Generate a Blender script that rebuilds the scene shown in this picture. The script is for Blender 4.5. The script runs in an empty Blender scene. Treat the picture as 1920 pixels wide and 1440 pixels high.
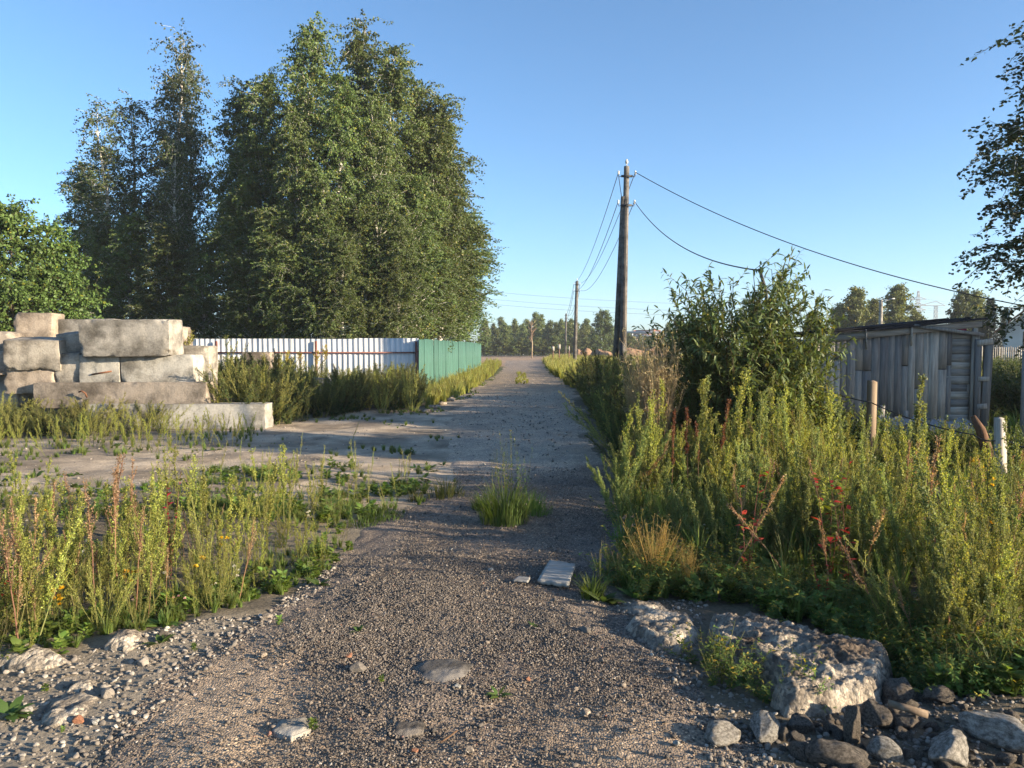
import bpy, math, random
import numpy as np
from mathutils import Vector, Matrix, Euler

R = math.radians
S = bpy.context.scene
COL = S.collection

# ------------------------------------------------------------------ camera, sky, sun, exposure
CAM_H, FPX, HORIZ = 1.65, 1440.0, 652.0
PITCH = math.atan((720 - HORIZ) / FPX)
cam_d = bpy.data.cameras.new('camera')
cam = bpy.data.objects.new('camera', cam_d)
COL.objects.link(cam)
cam.location = (0, 0, CAM_H)
cam.rotation_euler = (R(90) - PITCH, 0, 0)
cam_d.sensor_width = 36
cam_d.lens = 36 * FPX / 1920
cam_d.clip_start = 0.05
cam_d.clip_end = 6000
S.camera = cam

SUN_EL, SUN_BACK = R(13.5), R(20)           # sun low, to the right and a little behind the camera
to_sun = Vector((math.cos(SUN_BACK) * math.cos(SUN_EL), -math.sin(SUN_BACK) * math.cos(SUN_EL), math.sin(SUN_EL)))
W = bpy.data.worlds.new('World')
S.world = W
W.use_nodes = True
nt = W.node_tree
bg = nt.nodes['Background']
sky = nt.nodes.new('ShaderNodeTexSky')
sky.sky_type = 'NISHITA'
sky.sun_disc = False
sky.sun_elevation = SUN_EL
sky.sun_rotation = math.atan2(to_sun.x, to_sun.y)
sky.altitude = 100
sky.air_density = 0.8
sky.dust_density = 0.7
sky.ozone_density = 4.0
sat = nt.nodes.new('ShaderNodeHueSaturation')
sat.inputs['Saturation'].default_value = 1.0
sat.inputs['Hue'].default_value = 0.494
nt.links.new(sky.outputs[0], sat.inputs['Color'])
nt.links.new(sat.outputs[0], bg.inputs['Color'])
bg.inputs['Strength'].default_value = 0.098
sun_d = bpy.data.lights.new('sun', 'SUN')
sun_d.energy = 5.0
sun_d.angle = R(0.53)
sun_d.color = (1.0, 0.83, 0.60)
sun = bpy.data.objects.new('sun', sun_d)
COL.objects.link(sun)
sun.rotation_euler = (-to_sun).to_track_quat('-Z', 'Y').to_euler()
sun.location = (30, -12, 12)
S.view_settings.view_transform = 'Standard'
S.view_settings.look = 'None'
S.view_settings.exposure = 1.62
S.view_settings.gamma = 1
S.render.engine = 'CYCLES'
S.cycles.use_denoising = True
S.cycles.max_bounces = 6
S.cycles.diffuse_bounces = 3
S.cycles.glossy_bounces = 2
S.cycles.transmission_bounces = 3
S.cycles.caustics_reflective = False
S.cycles.caustics_refractive = False

# ------------------------------------------------------------------ pixel -> place
cp, sp = math.cos(PITCH), math.sin(PITCH)
def ray(px, py):
    x, z = (px - 960) / FPX, -(py - 720) / FPX
    return Vector((x, cp + z * sp, -sp + z * cp))
def at(px, py, Y):
    d = ray(px, py); t = Y / d.y
    return Vector((d.x * t, Y, CAM_H + d.z * t))
def gnd(px, py, z=0.0):
    d = ray(px, py); t = (z - CAM_H) / d.z
    return Vector((d.x * t, d.y * t, z))

# ------------------------------------------------------------------ numeric noise, polygons
def _hash(ix, iy, s):
    n = (ix * 374761393 + iy * 668265263 + s * 974711) & 0x7fffffff
    n = ((n ^ (n >> 13)) * 1274126177) & 0x7fffffff
    return ((n ^ (n >> 16)) & 0xffff) / 65535.0
def noise2(x, y, s=0):
    x = np.asarray(x, float); y = np.asarray(y, float)
    ix = np.floor(x).astype(np.int64); iy = np.floor(y).astype(np.int64)
    fx = x - ix; fy = y - iy
    fx = fx * fx * (3 - 2 * fx); fy = fy * fy * (3 - 2 * fy)
    a = _hash(ix, iy, s); b = _hash(ix + 1, iy, s); c = _hash(ix, iy + 1, s); d = _hash(ix + 1, iy + 1, s)
    return (a + (b - a) * fx) * (1 - fy) + (c + (d - c) * fx) * fy - 0.5
def fbm(x, y, s=0, o=4):
    v = 0; a = 1.0
    for i in range(o):
        v = v + a * noise2(np.asarray(x) * 2 ** i + 17 * i, np.asarray(y) * 2 ** i - 31 * i, s + i); a *= 0.5
    return v
def sdist(poly, x, y):
    """signed distance to a polygon, positive inside"""
    P = np.asarray(poly, float); x = np.asarray(x, float); y = np.asarray(y, float)
    d = np.full(x.shape, 1e18); ins = np.zeros(x.shape, bool); n = len(P)
    for i in range(n):
        ax, ay = P[i]; bx, by = P[(i + 1) % n]
        ex, ey = bx - ax, by - ay
        t = np.clip(((x - ax) * ex + (y - ay) * ey) / (ex * ex + ey * ey + 1e-12), 0, 1)
        d = np.minimum(d, (x - ax - t * ex) ** 2 + (y - ay - t * ey) ** 2)
        c = ((ay > y) != (by > y)) & (x < ex * (y - ay) / (ey if abs(ey) > 1e-12 else 1e-12) + ax)
        ins ^= c
    d = np.sqrt(d)
    return np.where(ins, d, -d)
def sstep(a, b, x):
    t = np.clip((x - a) / (b - a), 0, 1)
    return t * t * (3 - 2 * t)
def gpoly(pts):
    return [tuple(gnd(*p).xy) for p in pts]

# ------------------------------------------------------------------ mesh helpers
class Geo:
    def __init__(s): s.V = []; s.F = []; s.C = []; s.n = 0
    def add(s, V, F, C=(0.5, 0.5, 0.5)):
        V = np.asarray(V, float).reshape(-1, 3); C = np.asarray(C, float)
        if C.ndim == 1: C = np.tile(C, (len(V), 1))
        s.V.append(V); s.C.append(C)
        s.F.append(np.asarray(F, np.int64) + s.n); s.n += len(V)
        return s
    def merge(s, o):
        for V, C in zip(o.V, o.C):
            s.V.append(V); s.C.append(C)
        for F in o.F: s.F.append(F + s.n)
        s.n += o.n
        return s
    def mesh(s, name, mat=None, smooth=False):
        me = bpy.data.meshes.new(name)
        V = np.concatenate(s.V); C = np.concatenate(s.C)
        me.vertices.add(len(V)); me.vertices.foreach_set('co', V.astype(np.float32).ravel())
        li = np.concatenate([f.ravel() for f in s.F])
        tot = np.concatenate([np.full(len(f), f.shape[1]) for f in s.F])
        me.loops.add(len(li)); me.loops.foreach_set('vertex_index', li.astype(np.int32))
        me.polygons.add(len(tot))
        st = np.concatenate([[0], np.cumsum(tot)[:-1]])
        me.polygons.foreach_set('loop_start', st.astype(np.int32))
        me.polygons.foreach_set('loop_total', tot.astype(np.int32))
        if smooth: me.polygons.foreach_set('use_smooth', np.ones(len(tot), bool))
        a = me.color_attributes.new('Col', 'FLOAT_COLOR', 'POINT')
        a.data.foreach_set('color', np.concatenate([C, np.ones((len(C), 1))], 1).astype(np.float32).ravel())
        me.update(calc_edges=True); me.validate()
        if mat: me.materials.append(mat)
        return me

def link(name, me, parent=None, loc=(0, 0, 0), rot=(0, 0, 0), col=None):
    o = bpy.data.objects.new(name, me)
    (col or COL).objects.link(o)
    o.location = loc; o.rotation_euler = rot
    if parent: o.parent = parent
    return o
def empty(name, loc=(0, 0, 0), rotz=0.0):
    o = bpy.data.objects.new(name, None); COL.objects.link(o)
    o.empty_display_size = 0.2; o.location = loc; o.rotation_euler = (0, 0, rotz)
    return o
def tag(o, label=None, cat=None, group=None, kind=None):
    if label: o['label'] = label
    if cat: o['category'] = cat
    if group: o['group'] = group
    if kind: o['kind'] = kind
    return o
def copy_tree(o, parent=None):
    c = o.copy(); COL.objects.link(c)
    if parent: c.parent = parent
    for ch in o.children: copy_tree(ch, c)
    return c

def unit(a): return a / np.maximum(np.linalg.norm(a, axis=-1, keepdims=True), 1e-9)
def segs(g, P0, P1, r0, r1, C, n=4):
    """many straight tapered twigs at once"""
    P0 = np.asarray(P0, float).reshape(-1, 3); P1 = np.asarray(P1, float).reshape(-1, 3); m = len(P0)
    r0 = np.broadcast_to(np.asarray(r0, float), (m,)); r1 = np.broadcast_to(np.asarray(r1, float), (m,))
    d = unit(P1 - P0)
    ref = np.where(np.abs(d[:, 2:3]) > 0.9, np.array([[1.0, 0, 0]]), np.array([[0, 0, 1.0]]))
    u = unit(np.cross(d, ref)); v = np.cross(d, u)
    a = np.arange(n) * 2 * math.pi / n
    ring = u[:, None] * np.cos(a)[None, :, None] + v[:, None] * np.sin(a)[None, :, None]
    V = np.concatenate([P0[:, None] + ring * r0[:, None, None], P1[:, None] + ring * r1[:, None, None]], 1)
    j = np.arange(n); f = np.stack([j, (j + 1) % n, n + (j + 1) % n, n + j], 1)
    F = (f[None] + (np.arange(m) * 2 * n)[:, None, None]).reshape(-1, 4)
    C = np.asarray(C, float)
    if C.ndim == 2: C = np.repeat(C, 2 * n, 0)
    g.add(V.reshape(-1, 3), F, C)
def tube(g, pts, rad, C, n=8, cap=True):
    P = np.asarray(pts, float); m = len(P)
    rad = np.broadcast_to(np.asarray(rad, float), (m,))
    d = np.gradient(P, axis=0); d = unit(d)
    ref = np.array([1.0, 0, 0]) if abs(d[:, 2]).mean() > 0.8 else np.array([0, 0, 1.0])
    u = unit(np.cross(d, ref[None])); v = np.cross(d, u)
    a = np.arange(n) * 2 * math.pi / n
    V = P[:, None] + (u[:, None] * np.cos(a)[None, :, None] + v[:, None] * np.sin(a)[None, :, None]) * rad[:, None, None]
    j = np.arange(n); f = np.stack([j, (j + 1) % n, n + (j + 1) % n, n + j], 1)
    F = (f[None] + (np.arange(m - 1) * n)[:, None, None]).reshape(-1, 4)
    base = g.n
    g.add(V.reshape(-1, 3), F, C)
    if cap:
        g.F.append(np.array([list(range(n))[::-1]]) + base)
        g.F.append(np.array([[(m - 1) * n + k for k in range(n)]]) + base)
def box(g, c, s, C=(0.5, 0.5, 0.5), rot=None):
    v = np.array([[x, y, z] for x in (-.5, .5) for y in (-.5, .5) for z in (-.5, .5)]) * np.asarray(s)
    if rot is not None: v = v @ np.array(rot).T
    g.add(v + np.asarray(c), [[0, 1, 3, 2], [4, 6, 7, 5], [0, 4, 5, 1], [2, 3, 7, 6], [0, 2, 6, 4], [1, 5, 7, 3]], C)
def bar(g, a, b, w, h, C=(.5, .5, .5), up=(0, 0, 1)):
    """rectangular bar from a to b, w across, h along up"""
    a = np.asarray(a, float); b = np.asarray(b, float); d = b - a; L = np.linalg.norm(d); d = d / L
    u = np.asarray(up, float)
    if abs(d @ u) > 0.95: u = np.array([0, 1.0, 0])
    s = np.cross(d, u); s /= np.linalg.norm(s); u = np.cross(s, d)
    M = np.stack([d, s, u], 1)
    box(g, (a + b) / 2, (L, w, h), C, M)
def leaves(g, P, D, N, L, Wd, C, kind='quad'):
    P = np.asarray(P, float); m = len(P)
    if m == 0: return
    D = unit(D); Sd = unit(np.cross(D, N)); N = np.cross(Sd, D)
    L = np.broadcast_to(np.asarray(L, float), (m,))[:, None]; Wd = np.broadcast_to(np.asarray(Wd, float), (m,))[:, None]
    if kind == 'quad':
        V = np.stack([P, P + D * L * .42 + Sd * Wd * .5 + N * Wd * .18, P + D * L, P + D * L * .42 - Sd * Wd * .5 + N * Wd * .18], 1)
        F = (np.array([[0, 1, 2, 3]])[None] + (np.arange(m) * 4)[:, None, None]).reshape(-1, 4); k = 4
        Fs = [F]
    else:
        V = np.stack([P, P + D * L * .3 + Sd * Wd * .5 + N * Wd * .15, P + D * L * .3 - Sd * Wd * .5 + N * Wd * .15,
                      P + D * L * .68 + Sd * Wd * .36 - N * L * .03, P + D * L * .68 - Sd * Wd * .36 - N * L * .03,
                      P + D * L - N * L * .17], 1); k = 6
        b = (np.arange(m) * 6)[:, None]
        Fs = [np.array([[0, 1, 2]]) + b, np.array([[3, 5, 4]]) + b, np.array([[1, 3, 4, 2]]) + b]
    C = np.asarray(C, float)
    if C.ndim == 2: C = np.repeat(C, k, 0)
    n0 = g.n
    g.add(V.reshape(-1, 3), Fs[0], C)
    for f in Fs[1:]: g.F.append(f + n0)

# ------------------------------------------------------------------ materials
MATS = {}
def mat(name, build):
    if name in MATS: return MATS[name]
    m = bpy.data.materials.new(name); m.use_nodes = True
    t = m.node_tree; b = t.nodes['Principled BSDF']
    MATS[name] = m
    build(t, b)
    return m
def nd(t, typ, **kw):
    n = t.nodes.new(typ)
    for k, v in kw.items():
        if hasattr(n, k): setattr(n, k, v)
        else: n.inputs[k].default_value = v
    return n
def noise_node(t, scale, detail=4, rough=0.55, coord='Object', vec_scale=None):
    tc = nd(t, 'ShaderNodeTexCoord')
    n = nd(t, 'ShaderNodeTexNoise'); n.inputs['Scale'].default_value = scale
    n.inputs['Detail'].default_value = detail; n.inputs['Roughness'].default_value = rough
    if vec_scale:
        mp = nd(t, 'ShaderNodeMapping'); mp.inputs['Scale'].default_value = vec_scale
        t.links.new(tc.outputs[coord], mp.inputs[0]); t.links.new(mp.outputs[0], n.inputs['Vector'])
    else:
        t.links.new(tc.outputs[coord], n.inputs['Vector'])
    return n
def ramp(t, src, stops):
    r = nd(t, 'ShaderNodeValToRGB'); e = r.color_ramp.elements
    while len(e) < len(stops): e.new(0.5)
    for i, (p, c) in enumerate(stops):
        e[i].position = p; e[i].color = (*c, 1) if len(c) == 3 else c
    t.links.new(src, r.inputs[0]); return r
def bump(t, b, src, strength, dist):
    bp = nd(t, 'ShaderNodeBump'); bp.inputs['Strength'].default_value = strength; bp.inputs['Distance'].default_value = dist
    t.links.new(src, bp.inputs['Height']); t.links.new(bp.outputs[0], b.inputs['Normal']); return bp
def mixc(t, fac, a, b, mode='MIX'):
    m = nd(t, 'ShaderNodeMix', data_type='RGBA', blend_type=mode)
    for s, v in ((m.inputs[0], fac), (m.inputs[6], a), (m.inputs[7], b)):
        if hasattr(v, 'is_output'): t.links.new(v, s)
        elif isinstance(v, (int, float)): s.default_value = v
        else: s.default_value = (*v, 1)
    return m.outputs[2]

def b_foliage(trans=0.35, rough=0.55, var=0.25):
    def f(t, b):
        at_ = nd(t, 'ShaderNodeAttribute', attribute_name='Col')
        oi = nd(t, 'ShaderNodeObjectInfo')
        hs = nd(t, 'ShaderNodeHueSaturation')
        mr = nd(t, 'ShaderNodeMapRange'); mr.inputs[3].default_value = 1 - var; mr.inputs[4].default_value = 1 + var
        mh = nd(t, 'ShaderNodeMapRange'); mh.inputs[3].default_value = 0.485; mh.inputs[4].default_value = 0.512
        t.links.new(oi.outputs['Random'], mr.inputs[0]); t.links.new(oi.outputs['Random'], mh.inputs[0])
        t.links.new(mr.outputs[0], hs.inputs['Value']); t.links.new(mh.outputs[0], hs.inputs['Hue'])
        t.links.new(at_.outputs['Color'], hs.inputs['Color'])
        t.links.new(hs.outputs[0], b.inputs['Base Color'])
        b.inputs['Roughness'].default_value = rough
        b.inputs['Specular IOR Level'].default_value = 0.35
        tr = nd(t, 'ShaderNodeBsdfTranslucent')
        tint = mixc(t, 1.0, hs.outputs[0], (1.25, 1.15, 0.55), 'MULTIPLY')
        t.links.new(tint, tr.inputs['Color'])
        mx = nd(t, 'ShaderNodeMixShader'); mx.inputs[0].default_value = trans
        t.links.new(b.outputs[0], mx.inputs[1]); t.links.new(tr.outputs[0], mx.inputs[2])
        t.links.new(mx.outputs[0], t.nodes['Material Output'].inputs[0])
    return f
M_LEAF = mat('leaf', b_foliage(0.33))
M_WEED = mat('weed', b_foliage(0.46, 0.6, 0.3))
def b_vcol(rough, nscale, namt, bstr, bdist):
    def f(t, b):
        a = nd(t, 'ShaderNodeAttribute', attribute_name='Col')
        n = noise_node(t, nscale, 6, 0.65)
        r = ramp(t, n.outputs[0], [(0.25, (1 - namt,) * 3), (0.75, (1 + namt,) * 3)])
        t.links.new(mixc(t, 1.0, a.outputs['Color'], r.outputs[0], 'MULTIPLY'), b.inputs['Base Color'])
        b.inputs['Roughness'].default_value = rough
        b.inputs['Specular IOR Level'].default_value = 0.25
        bump(t, b, n.outputs[0], bstr, bdist)
    return f
M_BARK = mat('bark', b_vcol(0.9, 9, 0.45, 0.6, 0.02))
M_STEM = mat('stem', b_vcol(0.7, 30, 0.2, 0.2, 0.003))
def b_birch(t, b):
    n = noise_node(t, 1.0, 5, 0.6, 'Object', (1.2, 1.2, 9))
    r = ramp(t, n.outputs[0], [(0.40, (0.05, 0.045, 0.04)), (0.50, (0.55, 0.52, 0.46)), (0.9, (0.70, 0.67, 0.60))])
    t.links.new(r.outputs[0], b.inputs['Base Color']); b.inputs['Roughness'].default_value = 0.8
    bump(t, b, n.outputs[0], 0.4, 0.02)
M_BIRCH = mat('birch_bark', b_birch)
def b_ground(t, b):
    a = nd(t, 'ShaderNodeAttribute', attribute_name='Col')
    n1 = noise_node(t, 3.0, 8, 0.62); n2 = noise_node(t, 45, 6, 0.7)
    r1 = ramp(t, n1.outputs[0], [(0.3, (0.72, 0.72, 0.72)), (0.7, (1.22, 1.2, 1.16))])
    r2 = ramp(t, n2.outputs[0], [(0.3, (0.62, 0.62, 0.64)), (0.72, (1.35, 1.32, 1.28))])
    c = mixc(t, 1.0, a.outputs['Color'], r1.outputs[0], 'MULTIPLY')
    c = mixc(t, 1.0, c, r2.outputs[0], 'MULTIPLY')
    t.links.new(c, b.inputs['Base Color']); b.inputs['Roughness'].default_value = 0.95
    b.inputs['Specular IOR Level'].default_value = 0.15
    bump(t, b, n2.outputs[0], 0.8, 0.02)
M_GROUND = mat('dirt_ground', b_ground)
def b_road(t, b):
    a = nd(t, 'ShaderNodeAttribute', attribute_name='Col')
    tc = nd(t, 'ShaderNodeTexCoord')
    v = nd(t, 'ShaderNodeTexVoronoi'); v.inputs['Scale'].default_value = 95; v.inputs['Randomness'].default_value = 1
    t.links.new(tc.outputs['Object'], v.inputs['Vector'])
    sep = nd(t, 'ShaderNodeSeparateColor'); t.links.new(v.outputs['Color'], sep.inputs[0])
    rc = ramp(t, sep.outputs[0], [(0.0, (0.6, 0.6, 0.62)), (0.6, (1.0, 0.98, 0.95)), (0.9, (1.5, 1.4, 1.3)), (1.0, (2.3, 2.2, 2.0))])
    c = mixc(t, 1.0, a.outputs['Color'], rc.outputs[0], 'MULTIPLY')
    n = noise_node(t, 2.2, 6, 0.6)
    r = ramp(t, n.outputs[0], [(0.3, (0.75, 0.75, 0.78)), (0.7, (1.25, 1.2, 1.12))])
    c = mixc(t, 1.0, c, r.outputs[0], 'MULTIPLY')
    t.links.new(c, b.inputs['Base Color']); b.inputs['Roughness'].default_value = 0.92
    b.inputs['Specular IOR Level'].default_value = 0.2
    inv = nd(t, 'ShaderNodeMath', operation='SUBTRACT'); inv.inputs[0].default_value = 1
    t.links.new(v.outputs['Distance'], inv.inputs[1])
    bump(t, b, inv.outputs[0], 0.6, 0.007)
M_ROAD = mat('crushed_asphalt', b_road)
def b_stone(stops, bs=0.6):
    def f(t, b):
        oi = nd(t, 'ShaderNodeObjectInfo')
        r = ramp(t, oi.outputs['Random'], stops); r.color_ramp.interpolation = 'LINEAR'
        n = noise_node(t, 12, 6, 0.65)
        r2 = ramp(t, n.outputs[0], [(0.3, (0.7, 0.7, 0.7)), (0.7, (1.2, 1.2, 1.18))])
        t.links.new(mixc(t, 1.0, r.outputs[0], r2.outputs[0], 'MULTIPLY'), b.inputs['Base Color'])
        b.inputs['Roughness'].default_value = 0.9; b.inputs['Specular IOR Level'].default_value = 0.25
        bump(t, b, n.outputs[0], bs, 0.01)
    return f
M_PEBBLE = mat('pebble', b_stone([(0.0, (0.08, 0.072, 0.066)), (0.4, (0.145, 0.125, 0.108)), (0.85, (0.235, 0.195, 0.16)), (0.97, (0.30, 0.245, 0.19)), (0.98, (0.45, 0.41, 0.36)), (0.993, (0.38, 0.35, 0.32)), (1.0, (0.27, 0.11, 0.065))]))
M_SANDSTONE = mat('dirt_stone', b_stone([(0.0, (0.13, 0.115, 0.10)), (0.6, (0.26, 0.225, 0.19)), (0.9, (0.38, 0.34, 0.29)), (1.0, (0.55, 0.51, 0.45))]))
def b_concrete(base, stain, bs=0.5, scale=2.2):
    def f(t, b):
        n1 = noise_node(t, scale, 8, 0.62); n2 = noise_node(t, 28, 8, 0.7)
        r1 = ramp(t, n1.outputs[0], [(0.36, stain), (0.56, base), (0.8, tuple(min(1, c * 1.15) for c in base))])
        r2 = ramp(t, n2.outputs[0], [(0.25, (0.72, 0.72, 0.72)), (0.6, (1.05, 1.05, 1.04))])
        oi = nd(t, 'ShaderNodeObjectInfo')
        r3 = ramp(t, oi.outputs['Random'], [(0, (0.82, 0.83, 0.84)), (1, (1.1, 1.06, 1.0))])
        c = mixc(t, 1.0, r1.outputs[0], r2.outputs[0], 'MULTIPLY')
        n4 = noise_node(t, scale * .55, 10, 0.72, 'Object', (1.0, 1.0, 1.7)); r4 = ramp(t, n4.outputs[0], [(0.40, (0.52, 0.51, 0.50)), (0.56, (1.04, 1.03, 1.02))]); c = mixc(t, 1.0, c, r4.outputs[0], 'MULTIPLY')
        t.links.new(mixc(t, 1.0, c, r3.outputs[0], 'MULTIPLY'), b.inputs['Base Color'])
        b.inputs['Roughness'].default_value = 0.9; b.inputs['Specular IOR Level'].default_value = 0.2
        bump(t, b, n2.outputs[0], bs, 0.02)
    return f
M_CONC = mat('weathered_concrete', b_concrete((0.38, 0.355, 0.315), (0.20, 0.185, 0.16)))
M_CONCW = mat('pale_concrete', b_concrete((0.42, 0.41, 0.38), (0.27, 0.26, 0.235)))
M_CONCP = mat('pinkish_concrete', b_concrete((0.37, 0.315, 0.26), (0.22, 0.185, 0.15)))
M_POLE = mat('pole_concrete', b_concrete((0.17, 0.16, 0.15), (0.10, 0.095, 0.09), 0.3, 3.5))
def b_aggregate(t, b):
    tc = nd(t, 'ShaderNodeTexCoord'); v = nd(t, 'ShaderNodeTexVoronoi'); v.inputs['Scale'].default_value = 42
    t.links.new(tc.outputs['Object'], v.inputs['Vector'])
    sep = nd(t, 'ShaderNodeSeparateColor'); t.links.new(v.outputs['Color'], sep.inputs[0])
    r0 = ramp(t, sep.outputs[0], [(0.0, (0.55, 0.54, 0.54)), (0.55, (0.95, 0.94, 0.92)), (1.0, (1.35, 1.3, 1.22))])
    n1 = noise_node(t, 5, 8, 0.65); n2 = noise_node(t, 70, 6, 0.7)
    r1 = ramp(t, n1.outputs[0], [(0.36, (0.12, 0.105, 0.092)), (0.52, (0.245, 0.22, 0.19)), (0.72, (0.38, 0.35, 0.31))])
    r2 = ramp(t, n2.outputs[0], [(0.28, (0.6, 0.6, 0.6)), (0.7, (1.2, 1.2, 1.2))])
    c = mixc(t, 1.0, mixc(t, 1.0, r1.outputs[0], r0.outputs[0], 'MULTIPLY'), r2.outputs[0], 'MULTIPLY')
    va = nd(t, 'ShaderNodeAttribute', attribute_name='Col'); v2 = mixc(t, 1.0, va.outputs['Color'], (2, 2, 2), 'MULTIPLY'); c = mixc(t, 1.0, c, v2, 'MULTIPLY')
    t.links.new(c, b.inputs['Base Color']); b.inputs['Roughness'].default_value = 0.95; b.inputs['Specular IOR Level'].default_value = 0.15
    ad = nd(t, 'ShaderNodeMath', operation='SUBTRACT'); t.links.new(n2.outputs[0], ad.inputs[0]); t.links.new(v.outputs['Distance'], ad.inputs[1])
    bump(t, b, ad.outputs[0], 0.9, 0.02)
M_RUBBLE = mat('broken_concrete', b_aggregate)
M_PALER = mat('pale_broken_concrete', b_concrete((0.50, 0.47, 0.42), (0.25, 0.23, 0.20), 1.0, 7))
M_ASPH = mat('asphalt_lump', b_concrete((0.23, 0.20, 0.17), (0.10, 0.088, 0.078), 1.0, 9))
M_BRICK = mat('brick_piece', b_concrete((0.42, 0.20, 0.12), (0.30, 0.15, 0.10), 0.6, 8))
def b_paint(col, rust=None, rough=0.45, amt=0.12):
    def f(t, b):
        n = noise_node(t, 1.6, 6, 0.6, 'Object', (1, 1, 0.35))
        r = ramp(t, n.outputs[0], [(0.3, tuple(c * (1 - amt) for c in col)), (0.7, tuple(min(1, c * (1 + amt * .6)) for c in col))])
        c = r.outputs[0]
        if rust:
            n2 = noise_node(t, 7, 6, 0.7)
            r2 = ramp(t, n2.outputs[0], [(0.56, (0, 0, 0)), (0.68, (1, 1, 1))])
            c = mixc(t, r2.outputs[0], c, rust)
        oi = nd(t, 'ShaderNodeObjectInfo')
        r3 = ramp(t, oi.outputs['Random'], [(0, (0.9, 0.9, 0.9)), (1, (1.06, 1.06, 1.06))])
        c = mixc(t, 1.0, c, r3.outputs[0], 'MULTIPLY')
        t.links.new(c, b.inputs['Base Color']); b.inputs['Roughness'].default_value = rough
    return f
M_WHITE = mat('white_sheet', b_paint((0.58, 0.585, 0.585), None, 0.5, 0.18))
M_GREEN = mat('green_sheet', b_paint((0.036, 0.105, 0.08), None, 0.6, 0.3))
M_BROWN = mat('brown_metal', b_paint((0.15, 0.05, 0.035), (0.10, 0.04, 0.02), 0.6))
M_RUST = mat('rusty_metal', b_paint((0.16, 0.065, 0.03), (0.07, 0.03, 0.018), 0.85))
M_DARK = mat('dark_metal', b_paint((0.03, 0.03, 0.032), None, 0.6))
M_PORC = mat('porcelain', b_paint((0.62, 0.60, 0.56), None, 0.25, 0.05))
M_TAR = mat('roofing_felt', b_paint((0.03, 0.031, 0.036), None, 0.95, 0.35)); M_TAR.node_tree.nodes['Principled BSDF'].inputs['Specular IOR Level'].default_value = 0.08
M_PLASTER = mat('white_plaster', b_paint((0.72, 0.71, 0.69), None, 0.8, 0.06))
M_ROOF = mat('brown_roof', b_paint((0.22, 0.10, 0.06), None, 0.7, 0.2))
M_PINK = mat('magenta_cloth', b_paint((0.30, 0.02, 0.09), None, 0.8))
M_GLASS = mat('dark_pane', b_paint((0.03, 0.035, 0.045), None, 0.1))
M_STEEL = mat('pale_steel', b_paint((0.30, 0.31, 0.32), None, 0.5))
M_BAG = mat('faded_sheet', b_paint((0.21, 0.235, 0.275), None, 0.7, 0.4))
def b_wood(col, dark, axis=(14, 14, 1.0)):
    def f(t, b):
        n = noise_node(t, 2.2, 6, 0.65, 'Object', axis)
        mp_ = [q for q in t.nodes if q.type == 'MAPPING'][0]; o0 = nd(t, 'ShaderNodeObjectInfo')
        vm = nd(t, 'ShaderNodeVectorMath', operation='SCALE'); vm.inputs[0].default_value = (37, 91, 53); t.links.new(o0.outputs['Random'], vm.inputs['Scale']); t.links.new(vm.outputs[0], mp_.inputs['Location'])
        r = ramp(t, n.outputs[0], [(0.3, dark), (0.62, col), (0.85, tuple(min(1, c * 1.25) for c in col))])
        oi = nd(t, 'ShaderNodeObjectInfo')
        r3 = ramp(t, oi.outputs['Random'], [(0, (0.5, 0.52, 0.56)), (1, (1.3, 1.26, 1.18))])
        t.links.new(mixc(t, 1.0, r.outputs[0], r3.outputs[0], 'MULTIPLY'), b.inputs['Base Color'])
        b.inputs['Roughness'].default_value = 0.85; b.inputs['Specular IOR Level'].default_value = 0.2
        bump(t, b, n.outputs[0], 0.35, 0.004)
    return f
M_WOODV = mat('grey_plank', b_wood((0.34, 0.32, 0.29), (0.17, 0.155, 0.14)))
M_WOODH = mat('grey_board', b_wood((0.34, 0.32, 0.29), (0.17, 0.155, 0.14), (1.0, 14, 14)))
M_WOODB = mat('brown_wood', b_wood((0.19, 0.145, 0.105), (0.09, 0.065, 0.045)))
M_WOODP = mat('pale_wood', b_wood((0.44, 0.42, 0.38), (0.26, 0.24, 0.21), (1.5, 16, 16)))

# ------------------------------------------------------------------ terrain
def H(x, y):
    x = np.asarray(x, float); y = np.asarray(y, float)
    z = 0.06 * fbm(x * .35, y * .35, 3, 3) + 0.030 * fbm(x * 1.7, y * 1.7, 8, 4)
    far = sstep(30, 120, np.hypot(x, y))
    z = z * (1 - .3 * far)
    z = z - 0.20 * np.exp(-(((x - 1.75) / .55) ** 2 + ((y - 4.02) / .35) ** 2))      # hollow by the broken slab
    z = z + 0.10 * np.exp(-(((x - 2.7) / .7) ** 2 + ((y - 3.4) / .3) ** 2))          # spoil heap by the hollow
    z = z + 0.05 * np.exp(-(((x + 2.0) / 1.0) ** 2 + ((y - 4.2) / .4) ** 2))
    return z
def Hz(x, y): return float(H(np.array([x]), np.array([y]))[0])

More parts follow.
